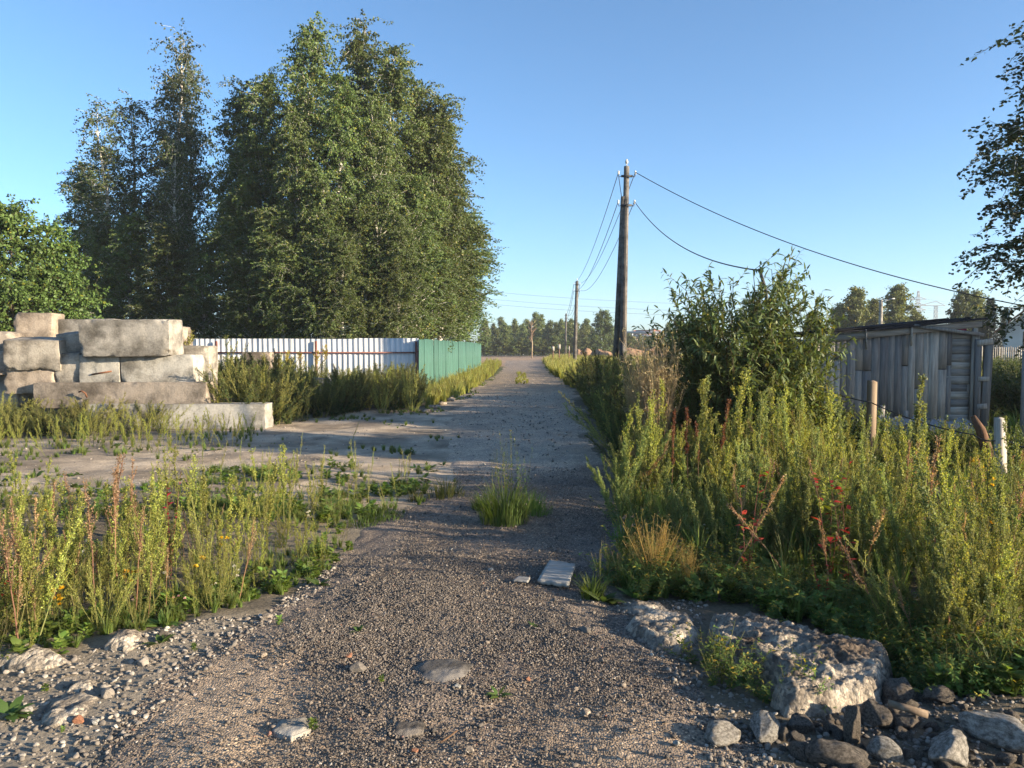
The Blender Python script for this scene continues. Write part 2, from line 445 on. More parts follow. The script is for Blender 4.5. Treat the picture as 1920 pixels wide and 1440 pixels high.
ROAD_NEAR = [(60, 1700), (190, 1400), (330, 1262), (480, 1185), (570, 1100), (655, 1035), (700, 985), (790, 940), (850, 900), (850, 872)]
ROAD_FAR_L = [(850, 820), (845, 775), (880, 745), (925, 712), (944, 690), (950, 676)]
ROAD_FAR_R = [(1012, 676), (1022, 692), (1045, 712), (1075, 735), (1085, 775), (1100, 820)]
ROAD_NEAR_R = [(1130, 880), (1150, 960), (1150, 1050), (1140, 1110), (1190, 1165), (1275, 1240), (1330, 1325), (1440, 1420), (1640, 1700)]
ROADP = gpoly(ROAD_NEAR + ROAD_FAR_L + ROAD_FAR_R + ROAD_NEAR_R)
YARD = gpoly([(-500, 850), (-100, 835), (200, 815), (470, 800), (640, 772), (780, 770), (850, 745), (935, 705), (1000, 690), (1060, 720), (1080, 780), (1110, 850), (1120, 890), (860, 930),
              (700, 990), (520, 985), (380, 925), (150, 930), (-300, 960), (-500, 960)])
def axis(lo, hi, step, far, grow):
    a = list(np.arange(lo, hi + 1e-6, step)); s = step
    while a[-1] < far: s *= grow; a.append(a[-1] + s)
    return a
xp = axis(0, 4.6, .035, 1800, 1.06); xs = np.array([-v for v in xp[:0:-1]] + xp)
ys = np.array([-1800, -900, -400, -150, -60, -25, -10, -4, 0, 1.2, 2.0] + axis(2.4, 7.0, .03, 2000, 1.014))
X, Y = np.meshgrid(xs, ys)
def grid_faces(ny, nx, keep=None):
    i = np.arange(ny * nx).reshape(ny, nx)
    F = np.stack([i[:-1, :-1], i[:-1, 1:], i[1:, 1:], i[1:, :-1]], -1).reshape(-1, 4)
    return F if keep is None else F[keep]
near = 1 - sstep(8, 16, Y)
Z = H(X, Y) + near * (0.010 * fbm(X * 14, Y * 14, 21, 3))
syard = sdist(YARD, X, Y) + 0.35 * fbm(X * .9, Y * .9, 40, 4) + .1 * fbm(X * 4, Y * 4, 41, 2)
sand = sstep(-0.25, 0.3, syard)
soil = np.array([0.15, 0.125, 0.09]); meadow = np.array([0.085, 0.098, 0.038])
sandc = np.array([0.40, 0.33, 0.25])
patch = sstep(-.25, .35, fbm(X * .6, Y * .6, 60, 4))[..., None]
base = soil * (1 - patch) + np.array([0.22, 0.19, 0.145]) * patch
fm = sstep(22, 45, np.hypot(X, Y - 5))[..., None]
base = base * (1 - fm) + meadow * fm
field = (sstep(62, 75, Y + 6 * fbm(X * .1, Y * .05, 71, 3)) * (1 - sstep(150, 165, Y)) * sstep(-30, -15, X) * (1 - sstep(28, 42, X)))[..., None]
base = base * (1 - field) + np.array([0.36, 0.255, 0.175]) * field
dark = (0.62 + .55 * sstep(-.35, .35, fbm(X * 1.3, Y * 1.3, 65, 5)) + .25 * fbm(X * 5, Y * 5, 66, 3))[..., None]
gc = base * (1 - sand[..., None]) + sandc * sand[..., None] * dark
rubl = sdist(gpoly([(-60, 1440), (-60, 1290), (150, 1250), (330, 1180), (480, 1170), (300, 1330), (150, 1500)]), X, Y) + .12 * fbm(X * 3, Y * 3, 52, 3)
rb = sstep(-.15, .15, rubl)[..., None]
gc = gc * (1 - rb) + np.array([0.27, 0.235, 0.185]) * rb
g = Geo(); g.add(np.stack([X, Y, Z], -1), grid_faces(*X.shape), gc.reshape(-1, 3))
ground = link('ground', g.mesh('ground', M_GROUND, True)); tag(ground, 'sandy dirt ground with bare yard and weedy verges', 'ground', kind='structure')

mx = (xs > -6) & (xs < 12); my = (ys > 1.0) & (ys < 100)
X, Y = np.meshgrid(xs[mx], ys[my])
sd = sdist(ROADP, X, Y) + (0.16 * fbm(X * 1.6, Y * 1.6, 33, 4) + .05 * fbm(X * 9, Y * 9, 34, 2)) * np.clip(Y / 8, .6, 3)
w = np.clip(Y / 10, 1, 4)
near = 1 - sstep(8, 16, Y)
crown = .035 * sstep(-0.12, 0.55, sd / w) - .028 * sstep(.02, -.16, sd / w)
tracks = -.018 * np.exp(-((sd / w - .75) / .25) ** 2)
Z = H(X, Y) + crown + tracks + near * (0.011 * fbm(X * 14, Y * 14, 21, 3))
gravel = np.maximum(1 - sstep(9.6, 10.8, Y + 1.1 * fbm(X * .8, Y * .8, 35, 4) - .25 * (X > .8) * (X - .8) * 4), .55 * sstep(27, 31, Y + 2 * fbm(X * .5, Y * .5, 36, 3)))[..., None]
rc = np.array([0.38, 0.315, 0.25]) * (1 - gravel) + np.array([0.185, 0.152, 0.125]) * gravel
dust = sstep(-.05, .45, fbm(X * .9, Y * .9, 37, 4) + .35 * sstep(4.2, 3.2, Y))[..., None] * .55
rc = rc * (1 - dust) + np.array([0.29, 0.23, 0.175]) * dust
dsty = np.maximum(sdist(gpoly([(60, 1600), (200, 1330), (400, 1225), (560, 1215), (640, 1300), (600, 1440), (500, 1700)]), X, Y), sdist(gpoly([(900, 1700), (960, 1380), (1150, 1340), (1290, 1370), (1380, 1700)]), X, Y))
dq = (sstep(-.3, .35, dsty + .45 * fbm(X * 2, Y * 2, 92, 4)) * .75)[..., None]
rc = rc * (1 - dq) + np.array([0.36, 0.285, 0.205]) * dq
F = grid_faces(*X.shape)
keep = (sd.ravel()[F] > -0.16 * w.ravel()[F]).any(1)
F = F[keep]
used, inv = np.unique(F, return_inverse=True)
g = Geo(); g.add(np.stack([X, Y, Z], -1).reshape(-1, 3)[used], inv.reshape(-1, 4), rc.reshape(-1, 3)[used])
road = link('road', g.mesh('road', M_ROAD, True)); tag(road, 'dark crushed asphalt track running from the rubble to the far field', 'road', kind='structure')
def Zs(x, y):
    """height of the walkable surface, road included"""
    s = float(sdist(ROADP, np.array([x]), np.array([y]))[0]); ww = min(max(y / 10, 1), 4)
    return Hz(x, y) + (.035 * float(sstep(-.12, .55, np.array(s / ww))) if s > 0 else 0)
def Zsv(x, y):
    s = sdist(ROADP, x, y); ww = np.clip(y / 10, 1, 4)
    return H(x, y) + np.where(s > -.05, .035 * sstep(-.12, .55, s / ww), 0)

# ------------------------------------------------------------------ scatter with geometry nodes (only for uncountable stuff)
def proto_col(name, meshes):
    c = bpy.data.collections.new(name)
    for k, me in enumerate(meshes):
        o = bpy.data.objects.new(f'{name}_{k:02d}', me); c.objects.link(o)
    return c
def scatter(name, label, cat, pts, rot, scl, col, seed=0):
    me = bpy.data.meshes.new(name)
    pts = np.asarray(pts, np.float32); n = len(pts)
    me.vertices.add(n); me.vertices.foreach_set('co', pts.ravel())
    a = me.attributes.new('rot', 'FLOAT_VECTOR', 'POINT'); a.data.foreach_set('vector', np.asarray(rot, np.float32).ravel())
    scl = np.asarray(scl, np.float32)
    if scl.ndim == 1: scl = np.repeat(scl[:, None], 3, 1)
    a = me.attributes.new('scl', 'FLOAT_VECTOR', 'POINT'); a.data.foreach_set('vector', scl.ravel())
    idx = np.random.default_rng(seed).integers(0, len(col.objects), n).astype(np.int32)
    a = me.attributes.new('idx', 'INT', 'POINT'); a.data.foreach_set('value', idx)
    o = link(name, me)
    ng = bpy.data.node_groups.new(name + '_nodes', 'GeometryNodeTree')
    ng.interface.new_socket('Geometry', in_out='INPUT', socket_type='NodeSocketGeometry')
    ng.interface.new_socket('Geometry', in_out='OUTPUT', socket_type='NodeSocketGeometry')
    N = ng.nodes; L = ng.links
    gi = N.new('NodeGroupInput'); go = N.new('NodeGroupOutput')
    ip = N.new('GeometryNodeInstanceOnPoints'); ci = N.new('GeometryNodeCollectionInfo')
    ci.inputs['Collection'].default_value = col; ci.inputs['Separate Children'].default_value = True; ci.inputs['Reset Children'].default_value = True
    def attr(nm, ty):
        q = N.new('GeometryNodeInputNamedAttribute'); q.data_type = ty; q.inputs[0].default_value = nm
        return [s for s in q.outputs if s.enabled and s.name == 'Attribute'][0]
    er = N.new('FunctionNodeEulerToRotation')
    L.new(attr('rot', 'FLOAT_VECTOR'), er.inputs[0]); L.new(er.outputs[0], ip.inputs['Rotation'])
    L.new(attr('scl', 'FLOAT_VECTOR'), ip.inputs['Scale']); L.new(attr('idx', 'INT'), ip.inputs['Instance Index'])
    ip.inputs['Pick Instance'].default_value = True
    L.new(gi.outputs[0], ip.inputs['Points']); L.new(ci.outputs[0], ip.inputs['Instance']); L.new(ip.outputs[0], go.inputs[0])
    m = o.modifiers.new('scatter', 'NODES'); m.node_group = ng
    return tag(o, label, cat, kind='stuff')
def in_poly(poly, n, rng, dens=None):
    """n random ground points inside a world polygon, thinned by dens(x, y) in 0..1"""
    P = np.asarray(poly); lo = P.min(0); hi = P.max(0); out = []
    got = 0; tries = 0
    while got < n and tries < 60:
        q = rng.uniform(lo, hi, (max(n * 2, 200), 2)); k = sdist(poly, q[:, 0], q[:, 1]) > 0
        if dens is not None: k &= rng.random(len(q)) < dens(q[:, 0], q[:, 1])
        out.append(q[k]); got += k.sum(); tries += 1
    return np.concatenate(out)[:n]

# ------------------------------------------------------------------ plant generators
def rnd_unit(rng, n): return unit(rng.normal(size=(n, 3)))
DOWN = np.array([0, 0, -1.0])
def jitter(c, rng, n, v=0.25, hue=0.12):
    c = np.asarray(c, float); k = 1 + rng.uniform(-v, v, (n, 1))
    return np.clip(c * k * (1 + rng.uniform(-hue, hue, (n, 3)) * np.array([1, .3, .6])), 0.004, 1)
def birch(seed, Ht, nb=64, tw=12, lf=34, ls=.10, spread=.2, low=.1, leaf=(.055, .085, .022), yellow=.04, droop=.5, lean=0., trunk_c=(.5, .5, .5), kind='quad', up=58, tlen=.055, peak=.3):
    rng = np.random.default_rng(seed)
    T = np.linspace(0, 1, 15)
    wob = np.cumsum(rng.normal(0, .006 * Ht, (15, 2)), 0) * T[:, None]
    tp = np.stack([wob[:, 0] + lean * Ht * T ** 1.5, wob[:, 1], T * Ht], 1)
    gt = Geo(); gc_ = Geo()
    tube(gt, tp, Ht * .0095 * (1 - T) ** .8 + .006, trunk_c, 9)
    i = np.arange(nb); t = low + (1 - low) * ((i + .5) / nb) ** .95
    P0 = np.stack([np.interp(t, T, tp[:, k]) for k in range(3)], 1)
    prof = np.minimum(1, (t - low + .07) / peak) * (1 - t) ** .52 + .05
    L = Ht * spread * prof * rng.uniform(.65, 1.25, nb)
    az = i * 2.39996 + rng.uniform(-.5, .5, nb); el = np.radians(up - 14 + 26 * t + rng.uniform(-10, 10, nb))
    d = np.stack([np.cos(az) * np.cos(el), np.sin(az) * np.cos(el), np.sin(el)], 1)
    s = np.linspace(0, 1, 6)
    sag = rng.uniform(.12, .35, nb)
    BP = P0[:, None] + d[:, None] * (L[:, None] * s)[..., None] + DOWN * (sag[:, None] * L[:, None] * s ** 2)[..., None] + rng.normal(0, .02, (nb, 6, 3)) * L[:, None, None] * s[None, :, None]
    r = (.0035 * Ht * (1 - t) + .008)[:, None] * (1 - s * .8)
    segs(gt, BP[:, :-1].reshape(-1, 3), BP[:, 1:].reshape(-1, 3), r[:, :-1].ravel(), r[:, 1:].ravel(), (.12, .1, .085) if trunk_c[0] > .3 else trunk_c, 4)
    m = nb * tw
    bi = rng.choice(nb, m, p=L / L.sum()); u = rng.uniform(.12, 1, m) ** .8 * 5
    k = np.minimum(u.astype(int), 4); fr = (u - k)[:, None]
    Q0 = BP[bi, k] * (1 - fr) + BP[bi, k + 1] * fr
    td = unit(d[bi] * .55 + rnd_unit(rng, m) * .75 + DOWN * droop * .5)
    tl = Ht * tlen * rng.uniform(.5, 1.3, m)[:, None]
    Q1 = Q0 + td * tl * .5; Q2 = Q1 + unit(td + DOWN * droop * 1.6) * tl * .6
    segs(gt, np.concatenate([Q0, Q1]), np.concatenate([Q1, Q2]), .006, .003, (.10, .07, .05), 3)
    n = m * lf; ti = np.repeat(np.arange(m), lf); v = rng.uniform(.05, 1.08, n)[:, None]
    P = np.where(v < .5, Q0[ti] + (Q1 - Q0)[ti] * v * 2, Q1[ti] + (Q2 - Q1)[ti] * (v - .5) * 2) + rng.normal(0, ls * .45, (n, 3))
    D = rnd_unit(rng, n) * .75 + DOWN * .65
    Nn = rnd_unit(rng, n)
    cl = np.asarray(leaf) * (1 + rng.uniform(-.28, .28, (m, 1)))[ti]
    cl = np.clip(cl * (1 + rng.uniform(-.25, .25, (n, 1))), .004, 1)
    ye = rng.random(n) < yellow; cl[ye] = cl[ye] * np.array([2.3, 1.5, .8])
    leaves(gc_, P, D, Nn, ls * rng.uniform(.65, 1.25, n), ls * .72 * rng.uniform(.7, 1.2, n), cl, kind)
    return gt, gc_
def conifer(seed, Ht, nb=120, leaf=(.028, .048, .024), spread=.2):
    rng = np.random.default_rng(seed); gt = Geo(); gc_ = Geo()
    tube(gt, [(0, 0, 0), (0, 0, Ht * .5), (0, 0, Ht * .97)], [Ht * .014, Ht * .009, .01], (.10, .075, .055), 8)
    i = np.arange(nb); t = .06 + .92 * ((i + .5) / nb); az = i * 2.39996
    L = Ht * spread * (1 - t) ** .85 * rng.uniform(.75, 1.15, nb) + .1
    P0 = np.stack([t * 0, t * 0, t * Ht], 1); d = np.stack([np.cos(az), np.sin(az), -.18 + .5 * t], 1)
    P1 = P0 + d * L[:, None]
    segs(gt, P0, P1, .03, .008, (.09, .07, .05), 3)
    k = 60; n = nb * k; bi = np.repeat(i, k); s = rng.uniform(.15, 1.05, n)[:, None]
    P = P0[bi] + (P1 - P0)[bi] * s + rng.normal(0, .012 * Ht, (n, 3)) * np.array([1, 1, .7])
    D = unit(d[bi]) + rnd_unit(rng, n) * .6 + DOWN * .35
    leaves(gc_, P, D, rnd_unit(rng, n), .028 * Ht * rng.uniform(.6, 1.3, n), .010 * Ht, jitter(leaf, rng, n, .3))
    return gt, gc_
def willow(seed, Ht, ns=46, rad=1.1, leaf=(.052, .082, .022), L=.12, Wd=.022, sh=9, lv=15):
    rng = np.random.default_rng(seed); gt = Geo(); gc_ = Geo()
    az = rng.uniform(0, 2 * math.pi, ns); out = rad * np.sqrt(rng.random(ns)); h = Ht * (1 - .42 * (out / rad) ** 2) * rng.uniform(.72, 1.03, ns)
    s = np.linspace(0, 1, 8)
    b = np.stack([np.cos(az), np.sin(az), az * 0], 1)
    SP = b[:, None] * (out[:, None] * (.18 + .82 * s ** 1.1))[..., None] + np.array([0, 0, 1.]) * (h[:, None] * s ** .9)[..., None] + rng.normal(0, .03, (ns, 8, 3)) * s[None, :, None]
    r = np.linspace(.016, .004, 8)
    segs(gt, SP[:, :-1].reshape(-1, 3), SP[:, 1:].reshape(-1, 3), np.tile(r[:-1], ns), np.tile(r[1:], ns), (.12, .10, .05), 4)
    m = ns * sh; si = np.repeat(np.arange(ns), sh); u = rng.uniform(.18, 1, m) * 7; k = np.minimum(u.astype(int), 6); fr = (u - k)[:, None]
    Q0 = SP[si, k] * (1 - fr) + SP[si, k + 1] * fr
    td = unit(b[si] * .5 + rnd_unit(rng, m) * .6 + np.array([0, 0, .75])); tl = rng.uniform(.2, .55, m)[:, None]
    Q1 = Q0 + td * tl
    segs(gt, Q0, Q1, .005, .002, (.14, .13, .05), 3)
    n = m * lv; ti = np.repeat(np.arange(m), lv); v = np.tile(np.linspace(.05, 1.0, lv), m)[:, None]
    P = Q0[ti] + (Q1 - Q0)[ti] * v
    D = unit(rnd_unit(rng, n) * .85 + td[ti] * .55 + DOWN * .12)
    cl = jitter(leaf, rng, n, .3); ye = rng.random(n) < .05; cl[ye] *= np.array([2.2, 1.5, .8])
    leaves(gc_, P, D, rnd_unit(rng, n) * .6 + np.array([0, 0, 1.]), L * rng.uniform(.6, 1.25, n), Wd * rng.uniform(.8, 1.3, n), cl, 'lance')
    # leaders with leaves right up to the tip
    n2 = ns * 26; si = np.repeat(np.arange(ns), 26); u = rng.uniform(3.2, 7, n2); k = np.minimum(u.astype(int), 6); fr = (u - k)[:, None]
    P = SP[si, k] * (1 - fr) + SP[si, k + 1] * fr
    D = unit(rnd_unit(rng, n2) + np.array([0, 0, .45]))
    leaves(gc_, P, D, rnd_unit(rng, n2) * .6 + np.array([0, 0, 1.]), L * rng.uniform(.6, 1.2, n2), Wd * 1.1, jitter(leaf, rng, n2, .3), 'lance')
    return gt, gc_
def plume(seed, h, nbr=16, spread=.22, dens=26, seedc=(.17, .19, .055), leafc=(.06, .09, .025), stemc=(.15, .16, .06), size=.016, nleaf=26, ll=.075, lw=.016, tight=.5, low=.25, bend=.06, tops=2.2):
    """upright weed: stem, ascending side shoots crowded with small seed clusters, narrow stem leaves"""
    rng = np.random.default_rng(seed); gs = Geo(); gl = Geo()
    T = np.linspace(0, 1, 7); ba = rng.uniform(0, 6.28)
    sp_ = np.stack([math.cos(ba) * bend * h * T ** 2, math.sin(ba) * bend * h * T ** 2, h * T], 1) + rng.normal(0, .006 * h, (7, 3)) * T[:, None]
    tube(gs, sp_, np.linspace(.0055, .0018, 7) * (.6 + .5 * h), stemc, 5, False)
    f = lambda t: np.stack([np.interp(t, T, sp_[:, k]) for k in range(3)], 1)
    t = np.sort(rng.uniform(low, .97, nbr)); P0 = f(t)
    L = h * spread * (1 - t) ** .55 * rng.uniform(.6, 1.2, nbr) + .03
    az = rng.uniform(0, 6.28, nbr); el = np.radians(90 - rng.uniform(18, 42, nbr) * (1.25 - tight))
    d = np.stack([np.cos(az) * np.cos(el), np.sin(az) * np.cos(el), np.sin(el)], 1)
    P1 = P0 + d * L[:, None]; P1[:, 2] += .08 * L
    segs(gs, P0, P1, .0026, .001, stemc, 3)
    cnt = np.maximum(3, (dens * L / (h * spread * .6)).astype(int)); bi = np.repeat(np.arange(nbr), cnt); n = len(bi)
    s = rng.uniform(.22, 1.05, n)[:, None]
    P = P0[bi] + (P1 - P0)[bi] * s; D = unit(d[bi] * .6 + rnd_unit(rng, n))
    leaves(gl, P + rng.normal(0, size * .35, (n, 3)), D, rnd_unit(rng, n), size * rng.uniform(.6, 1.5, n), size * rng.uniform(.45, .85, n), jitter(seedc, rng, n, .3))
    n = int(dens * tops * 2); t = rng.uniform(max(low, .55), 1.02, n); P = f(np.minimum(t, 1)) ; P[:, 2] += np.maximum(t - 1, 0) * h
    leaves(gl, P + rng.normal(0, size * .5, (n, 3)), unit(rnd_unit(rng, n) + np.array([0, 0, .6])), rnd_unit(rng, n), size * rng.uniform(.7, 1.5, n), size * .7, jitter(seedc, rng, n, .3))
    if nleaf:
        t = rng.uniform(.04, .85, nleaf) ** 1.1; az = rng.uniform(0, 6.28, nleaf)
        D = np.stack([np.cos(az), np.sin(az), rng.uniform(.1, 1.1, nleaf)], 1)
        sc = (1.15 - t * .7) * rng.uniform(.6, 1.2, nleaf)
        leaves(gl, f(t), D, np.array([[0, 0, 1.]]) + rnd_unit(rng, nleaf) * .5, ll * sc, lw * sc, jitter(leafc, rng, nleaf, .3), 'lance')
    return gs, gl
def leafy(seed, h, n=60, ll=.06, lw=.02, leafc=(.06, .095, .025), stemc=(.12, .12, .05), alt=None, altf=.0, nst=4, spread=.25):
    """several leafy stems from one root"""
    rng = np.random.default_rng(seed); gs = Geo(); gl = Geo()
    for k in range(nst):
        a = rng.uniform(0, 6.28); o = rng.uniform(.1, 1) * spread * h; hh = h * rng.uniform(.65, 1)
        T = np.linspace(0, 1, 6)
        P = np.stack([math.cos(a) * o * T ** 1.2, math.sin(a) * o * T ** 1.2, hh * T], 1)
        tube(gs, P, np.linspace(.004, .0015, 6), stemc, 4, False)
        m = n // nst; t = rng.uniform(.12, 1, m); az = rng.uniform(0, 6.28, m)
        Q = np.stack([np.interp(t, T, P[:, j]) for j in range(3)], 1)
        c = jitter(leafc, rng, m, .3)
        if alt is not None:
            r_ = rng.random(m) < altf; c[r_] = jitter(alt, rng, int(r_.sum()), .3)
        sc = rng.uniform(.6, 1.2, m) * (1.1 - .4 * t)
        leaves(gl, Q, np.stack([np.cos(az), np.sin(az), rng.uniform(-.2, .9, m)], 1), np.array([[0, 0, 1.]]) + rnd_unit(rng, m) * .4, ll * sc, lw * sc, c, 'lance')
    return gs, gl
def tuft(seed, h, n=70, c=(.075, .115, .028), spread=.4, w=.005, tip=None, r0=.04):
    rng = np.random.default_rng(seed); gl = Geo()
    a = rng.uniform(0, 6.28, n); rr = r0 * np.sqrt(rng.random(n)); hh = h * rng.uniform(.4, 1.05, n) * (1 - .5 * rr / r0); o = spread * hh * rng.uniform(.1, 1, n)
    dx = np.stack([np.cos(a), np.sin(a), a * 0], 1); side = np.stack([-np.sin(a), np.cos(a), a * 0], 1)
    B = dx * rr[:, None]; T = np.array([0, .4, .75, 1.0]); V = []
    for k, t in enumerate(T):
        c0 = B + dx * (o * t ** 2)[:, None] + np.array([0, 0, 1.]) * (hh * (t - .22 * spread * t ** 3))[:, None]
        ww = (w * (1, .9, .6, .08)[k])
        V += [c0 - side * ww, c0 + side * ww]
    V = np.stack(V, 1); b = (np.arange(n) * 8)[:, None]
    C = jitter(c, rng, n, .3); Cv = np.repeat(C[:, None], 8, 1)
    if tip is not None: Cv[:, 6:] = np.asarray(tip)
    F = np.concatenate([np.array([[2 * k, 2 * k + 1, 2 * k + 3, 2 * k + 2]]) + b for k in range(3)])
    gl.add(V.reshape(-1, 3), F, Cv.reshape(-1, 3))
    return gl
def rosette(seed, n=12, L=.11, Wd=.045, c=(.06, .10, .025), el=(.15, .9), lift=0.):
    rng = np.random.default_rng(seed); gl = Geo(); a = rng.uniform(0, 6.28, n)
    leaves(gl, np.stack([np.cos(a) * .01, np.sin(a) * .01, lift * rng.random(n)], 1), np.stack([np.cos(a), np.sin(a), rng.uniform(*el, n)], 1), np.array([[0, 0, 1.]]) + rnd_unit(rng, n) * .3, L * rng.uniform(.5, 1.2, n), Wd * rng.uniform(.7, 1.2, n), jitter(c, rng, n, .3), 'lance')
    return gl
def spike(seed, h, n=8, c=(.20, .20, .07), head=(.17, .14, .07)):
    """bare plantain-like stalks with narrow heads"""
    rng = np.random.default_rng(seed); g = Geo()
    for k in range(n):
        a = rng.uniform(0, 6.28); o = rng.uniform(0, .18) * h; hh = h * rng.uniform(.5, 1)
        p = np.array([[rng.normal(0, .02), rng.normal(0, .02), 0], [math.cos(a) * o * .4, math.sin(a) * o * .4, hh * .6], [math.cos(a) * o, math.sin(a) * o, hh]])
        tube(g, p, .0016, c, 3, False)
        d = unit(p[2] - p[1]); tube(g, [p[2] - d * .02, p[2] + d * .03, p[2] + d * .075], [.0035, .0045, .001], jitter(head, rng, 1)[0], 5, False)
    return g
def broom(seed, h, n=90, c=(.36, .26, .09), spread=.45, seedn=4, sc=(.38, .28, .12)):
    """dry broom of forked stems with small heads"""
    rng = np.random.default_rng(seed); gs = Geo(); gl = Geo()
    a = rng.uniform(0, 6.28, n); o = spread * h * rng.uniform(.1, 1, n); hh = h * rng.uniform(.6, 1, n)
    P0 = np.stack([rng.normal(0, .02, n), rng.normal(0, .02, n), a * 0], 1)
    P1 = np.stack([np.cos(a) * o * .5, np.sin(a) * o * .5, hh * .5], 1); P2 = np.stack([np.cos(a) * o, np.sin(a) * o, hh], 1)
    segs(gs, np.concatenate([P0, P1]), np.concatenate([P1, P2]), .003, .0018, np.concatenate([jitter(c, rng, n, .25)] * 2), 3)
    m = n * seedn; i = np.repeat(np.arange(n), seedn); t = rng.uniform(.2, 1, m)[:, None]
    Q0 = P1[i] + (P2 - P1)[i] * t; Q1 = Q0 + unit(rnd_unit(rng, m) + np.array([0, 0, .9])) * h * .12
    segs(gs, Q0, Q1, .0015, .001, c, 3)
    k = m * 3; j = np.repeat(np.arange(m), 3)
    leaves(gl, Q1[j] + rng.normal(0, .006, (k, 3)), rnd_unit(rng, k), rnd_unit(rng, k), .014, .010, jitter(sc, rng, k, .3))
    return gs, gl
def both(t):
    if isinstance(t, Geo): return t
    return Geo().merge(t[0]).merge(t[1])

def clump(src, seed, k=6, tilt=(.1, .5), hr=(.6, 1.0), r=.06, wide=1.2):
    """a bushy weed: several upright shoots leaning out from one root"""
    rng = np.random.default_rng(seed); gs = Geo(); gl = Geo()
    for i in range(k):
        a = i * 6.283 / k + rng.uniform(-.5, .5); ti = rng.uniform(*tilt); h = rng.uniform(*hr)
        M = np.array(Euler((0, ti, a)).to_matrix()) @ np.diag([h * wide, h * wide, h]) @ np.array(Euler((0, 0, rng.uniform(0, 6))).to_matrix())
        o = np.array([math.cos(a) * r, math.sin(a) * r, 0])
        for dst, g0 in zip((gs, gl), src[rng.integers(len(src))]):
            g1 = Geo(); g1.merge(g0); g1.V = [v @ M.T + o for v in g1.V]; dst.merge(g1)
    return gs, gl
# plant prototypes: (stem, leaves) pairs
YG = (.30, .32, .07); GRY = (.235, .275, .095); OLV = (.13, .135, .045); DK = (.045, .075, .026)
GOOSE = [plume(100 + k, 1.0, 16, .20, 30, YG, (.10, .145, .035), (.21, .21, .07)) for k in range(5)]
GREYW = [plume(120 + k, 1.0, 18, .17, 40, GRY, (.125, .18, .06), (.23, .25, .095), .014, 60, .06, .008, .75) for k in range(5)]
MUG = [plume(140 + k, 1.0, 24, .26, 30, (.12, .145, .045), (.06, .095, .032), (.13, .10, .055), .014, 110, .08, .018, .55, .3) for k in range(4)]
SORREL = [plume(160 + k, 1.0, 10, .20, 24, (.38, .26, .15), (.18, .18, .06), (.33, .19, .12), .013, 14, .07, .014, .8, .45) for k in range(3)]
FINE = [plume(170 + k, 1.0, 20, .16, 16, (.32, .32, .09), (.165, .215, .055), (.28, .28, .09), .011, 90, .05, .006, .6, .2) for k in range(4)]
RUSTY = [plume(180 + k, 1.0, 8, .12, 46, (.19, .085, .045), (.10, .11, .04), (.18, .11, .06), .015, 14, .09, .02, .9, .5) for k in range(2)]
GOLD = [plume(190 + k, 1.0, 12, .18, 34, (.42, .33, .02), (.07, .12, .025), (.12, .14, .05), .014, 60, .08, .014, .4, .72) for k in range(2)]
HERB = [leafy(200 + k, 1.0, 120, .085, .026, (.11, .17, .038), (.19, .18, .06), (.42, .33, .05), .08, 5, .3) for k in range(4)]
REDL = [leafy(210 + k, 1.0, 90, .085, .042, (.13, .16, .025), (.20, .07, .06), (.42, .035, .03), .22, 3, .22) for k in range(3)]
GRASS = [tuft(220 + k, 1.0, 60, (.13, .185, .042), .45, .009, (.21, .20, .08), .06) for k in range(3)]
YGRASS = [tuft(226 + k, 1.0, 60, (.24, .255, .06), .35, .010, (.36, .31, .12), .09) for k in range(3)]
ROS = [rosette(230 + k, 13, .13, .05, (.085, .14, .035)) for k in range(3)]
CLOV = [rosette(236 + k, 30, .040, .030, (.15, .22, .045), (.2, 1.2), .08) for k in range(3)]
SPIKE = [spike(240 + k, 1.0, 9) for k in range(3)]
BROOM = [broom(250, 1.0), broom(251, 1.0, 170, (.44, .36, .23), .4, 7, (.52, .43, .27))]
BMUG = [clump(MUG, 300 + k, 7, (.08, .6)) for k in range(3)]
BFINE = [clump(FINE, 310 + k, 8, (.08, .65)) for k in range(3)]
BGREY = [clump(GREYW, 320 + k, 5, (.05, .35), (.6, 1.0), .04) for k in range(3)]
BHERB = [clump(HERB, 330 + k, 4, (.1, .7), (.6, 1.0), .08, 1.4) for k in range(3)]
def flower_geo(seed, h, col, r=.012, stem=(.09, .12, .04)):
    rng = np.random.default_rng(seed); g = Geo()
    for k in range(3):
        p = np.array([rng.normal(0, .05), rng.normal(0, .05), 0]); q = p + np.array([rng.normal(0, .03), rng.normal(0, .03), h * rng.uniform(.7, 1.1)])
        tube(g, [p, (p + q) / 2, q], .0014, stem, 3, False)
        D = rnd_unit(rng, 34); D[:, 2] = abs(D[:, 2]) - .2
        leaves(g, np.tile(q, (34, 1)), D, rnd_unit(rng, 34), r * 1.3, r * .6, jitter(col, rng, 34, .2))
    return g
FLOW = [flower_geo(260, .2, (.62, .42, .45)), flower_geo(261, .22, (.62, .60, .55)), flower_geo(262, .3, (.6, .38, .02), .016)]
PROTO = {}
for nm, lst in dict(goose=GOOSE, greyw=GREYW, mug=MUG, sorrel=SORREL, fine=FINE, rusty=RUSTY, gold=GOLD, herb=HERB, redl=REDL, grass=GRASS, ygrass=YGRASS, ros=ROS, clov=CLOV, spike=SPIKE, broom=BROOM, flow=FLOW, bmug=BMUG, bfine=BFINE, bgrey=BGREY, bherb=BHERB).items():
    ms = [both(p).mesh(f'{nm}_plant', M_WEED) for p in lst]
    PROTO[nm] = proto_col('scatter_' + nm, ms)
PARTS = {}
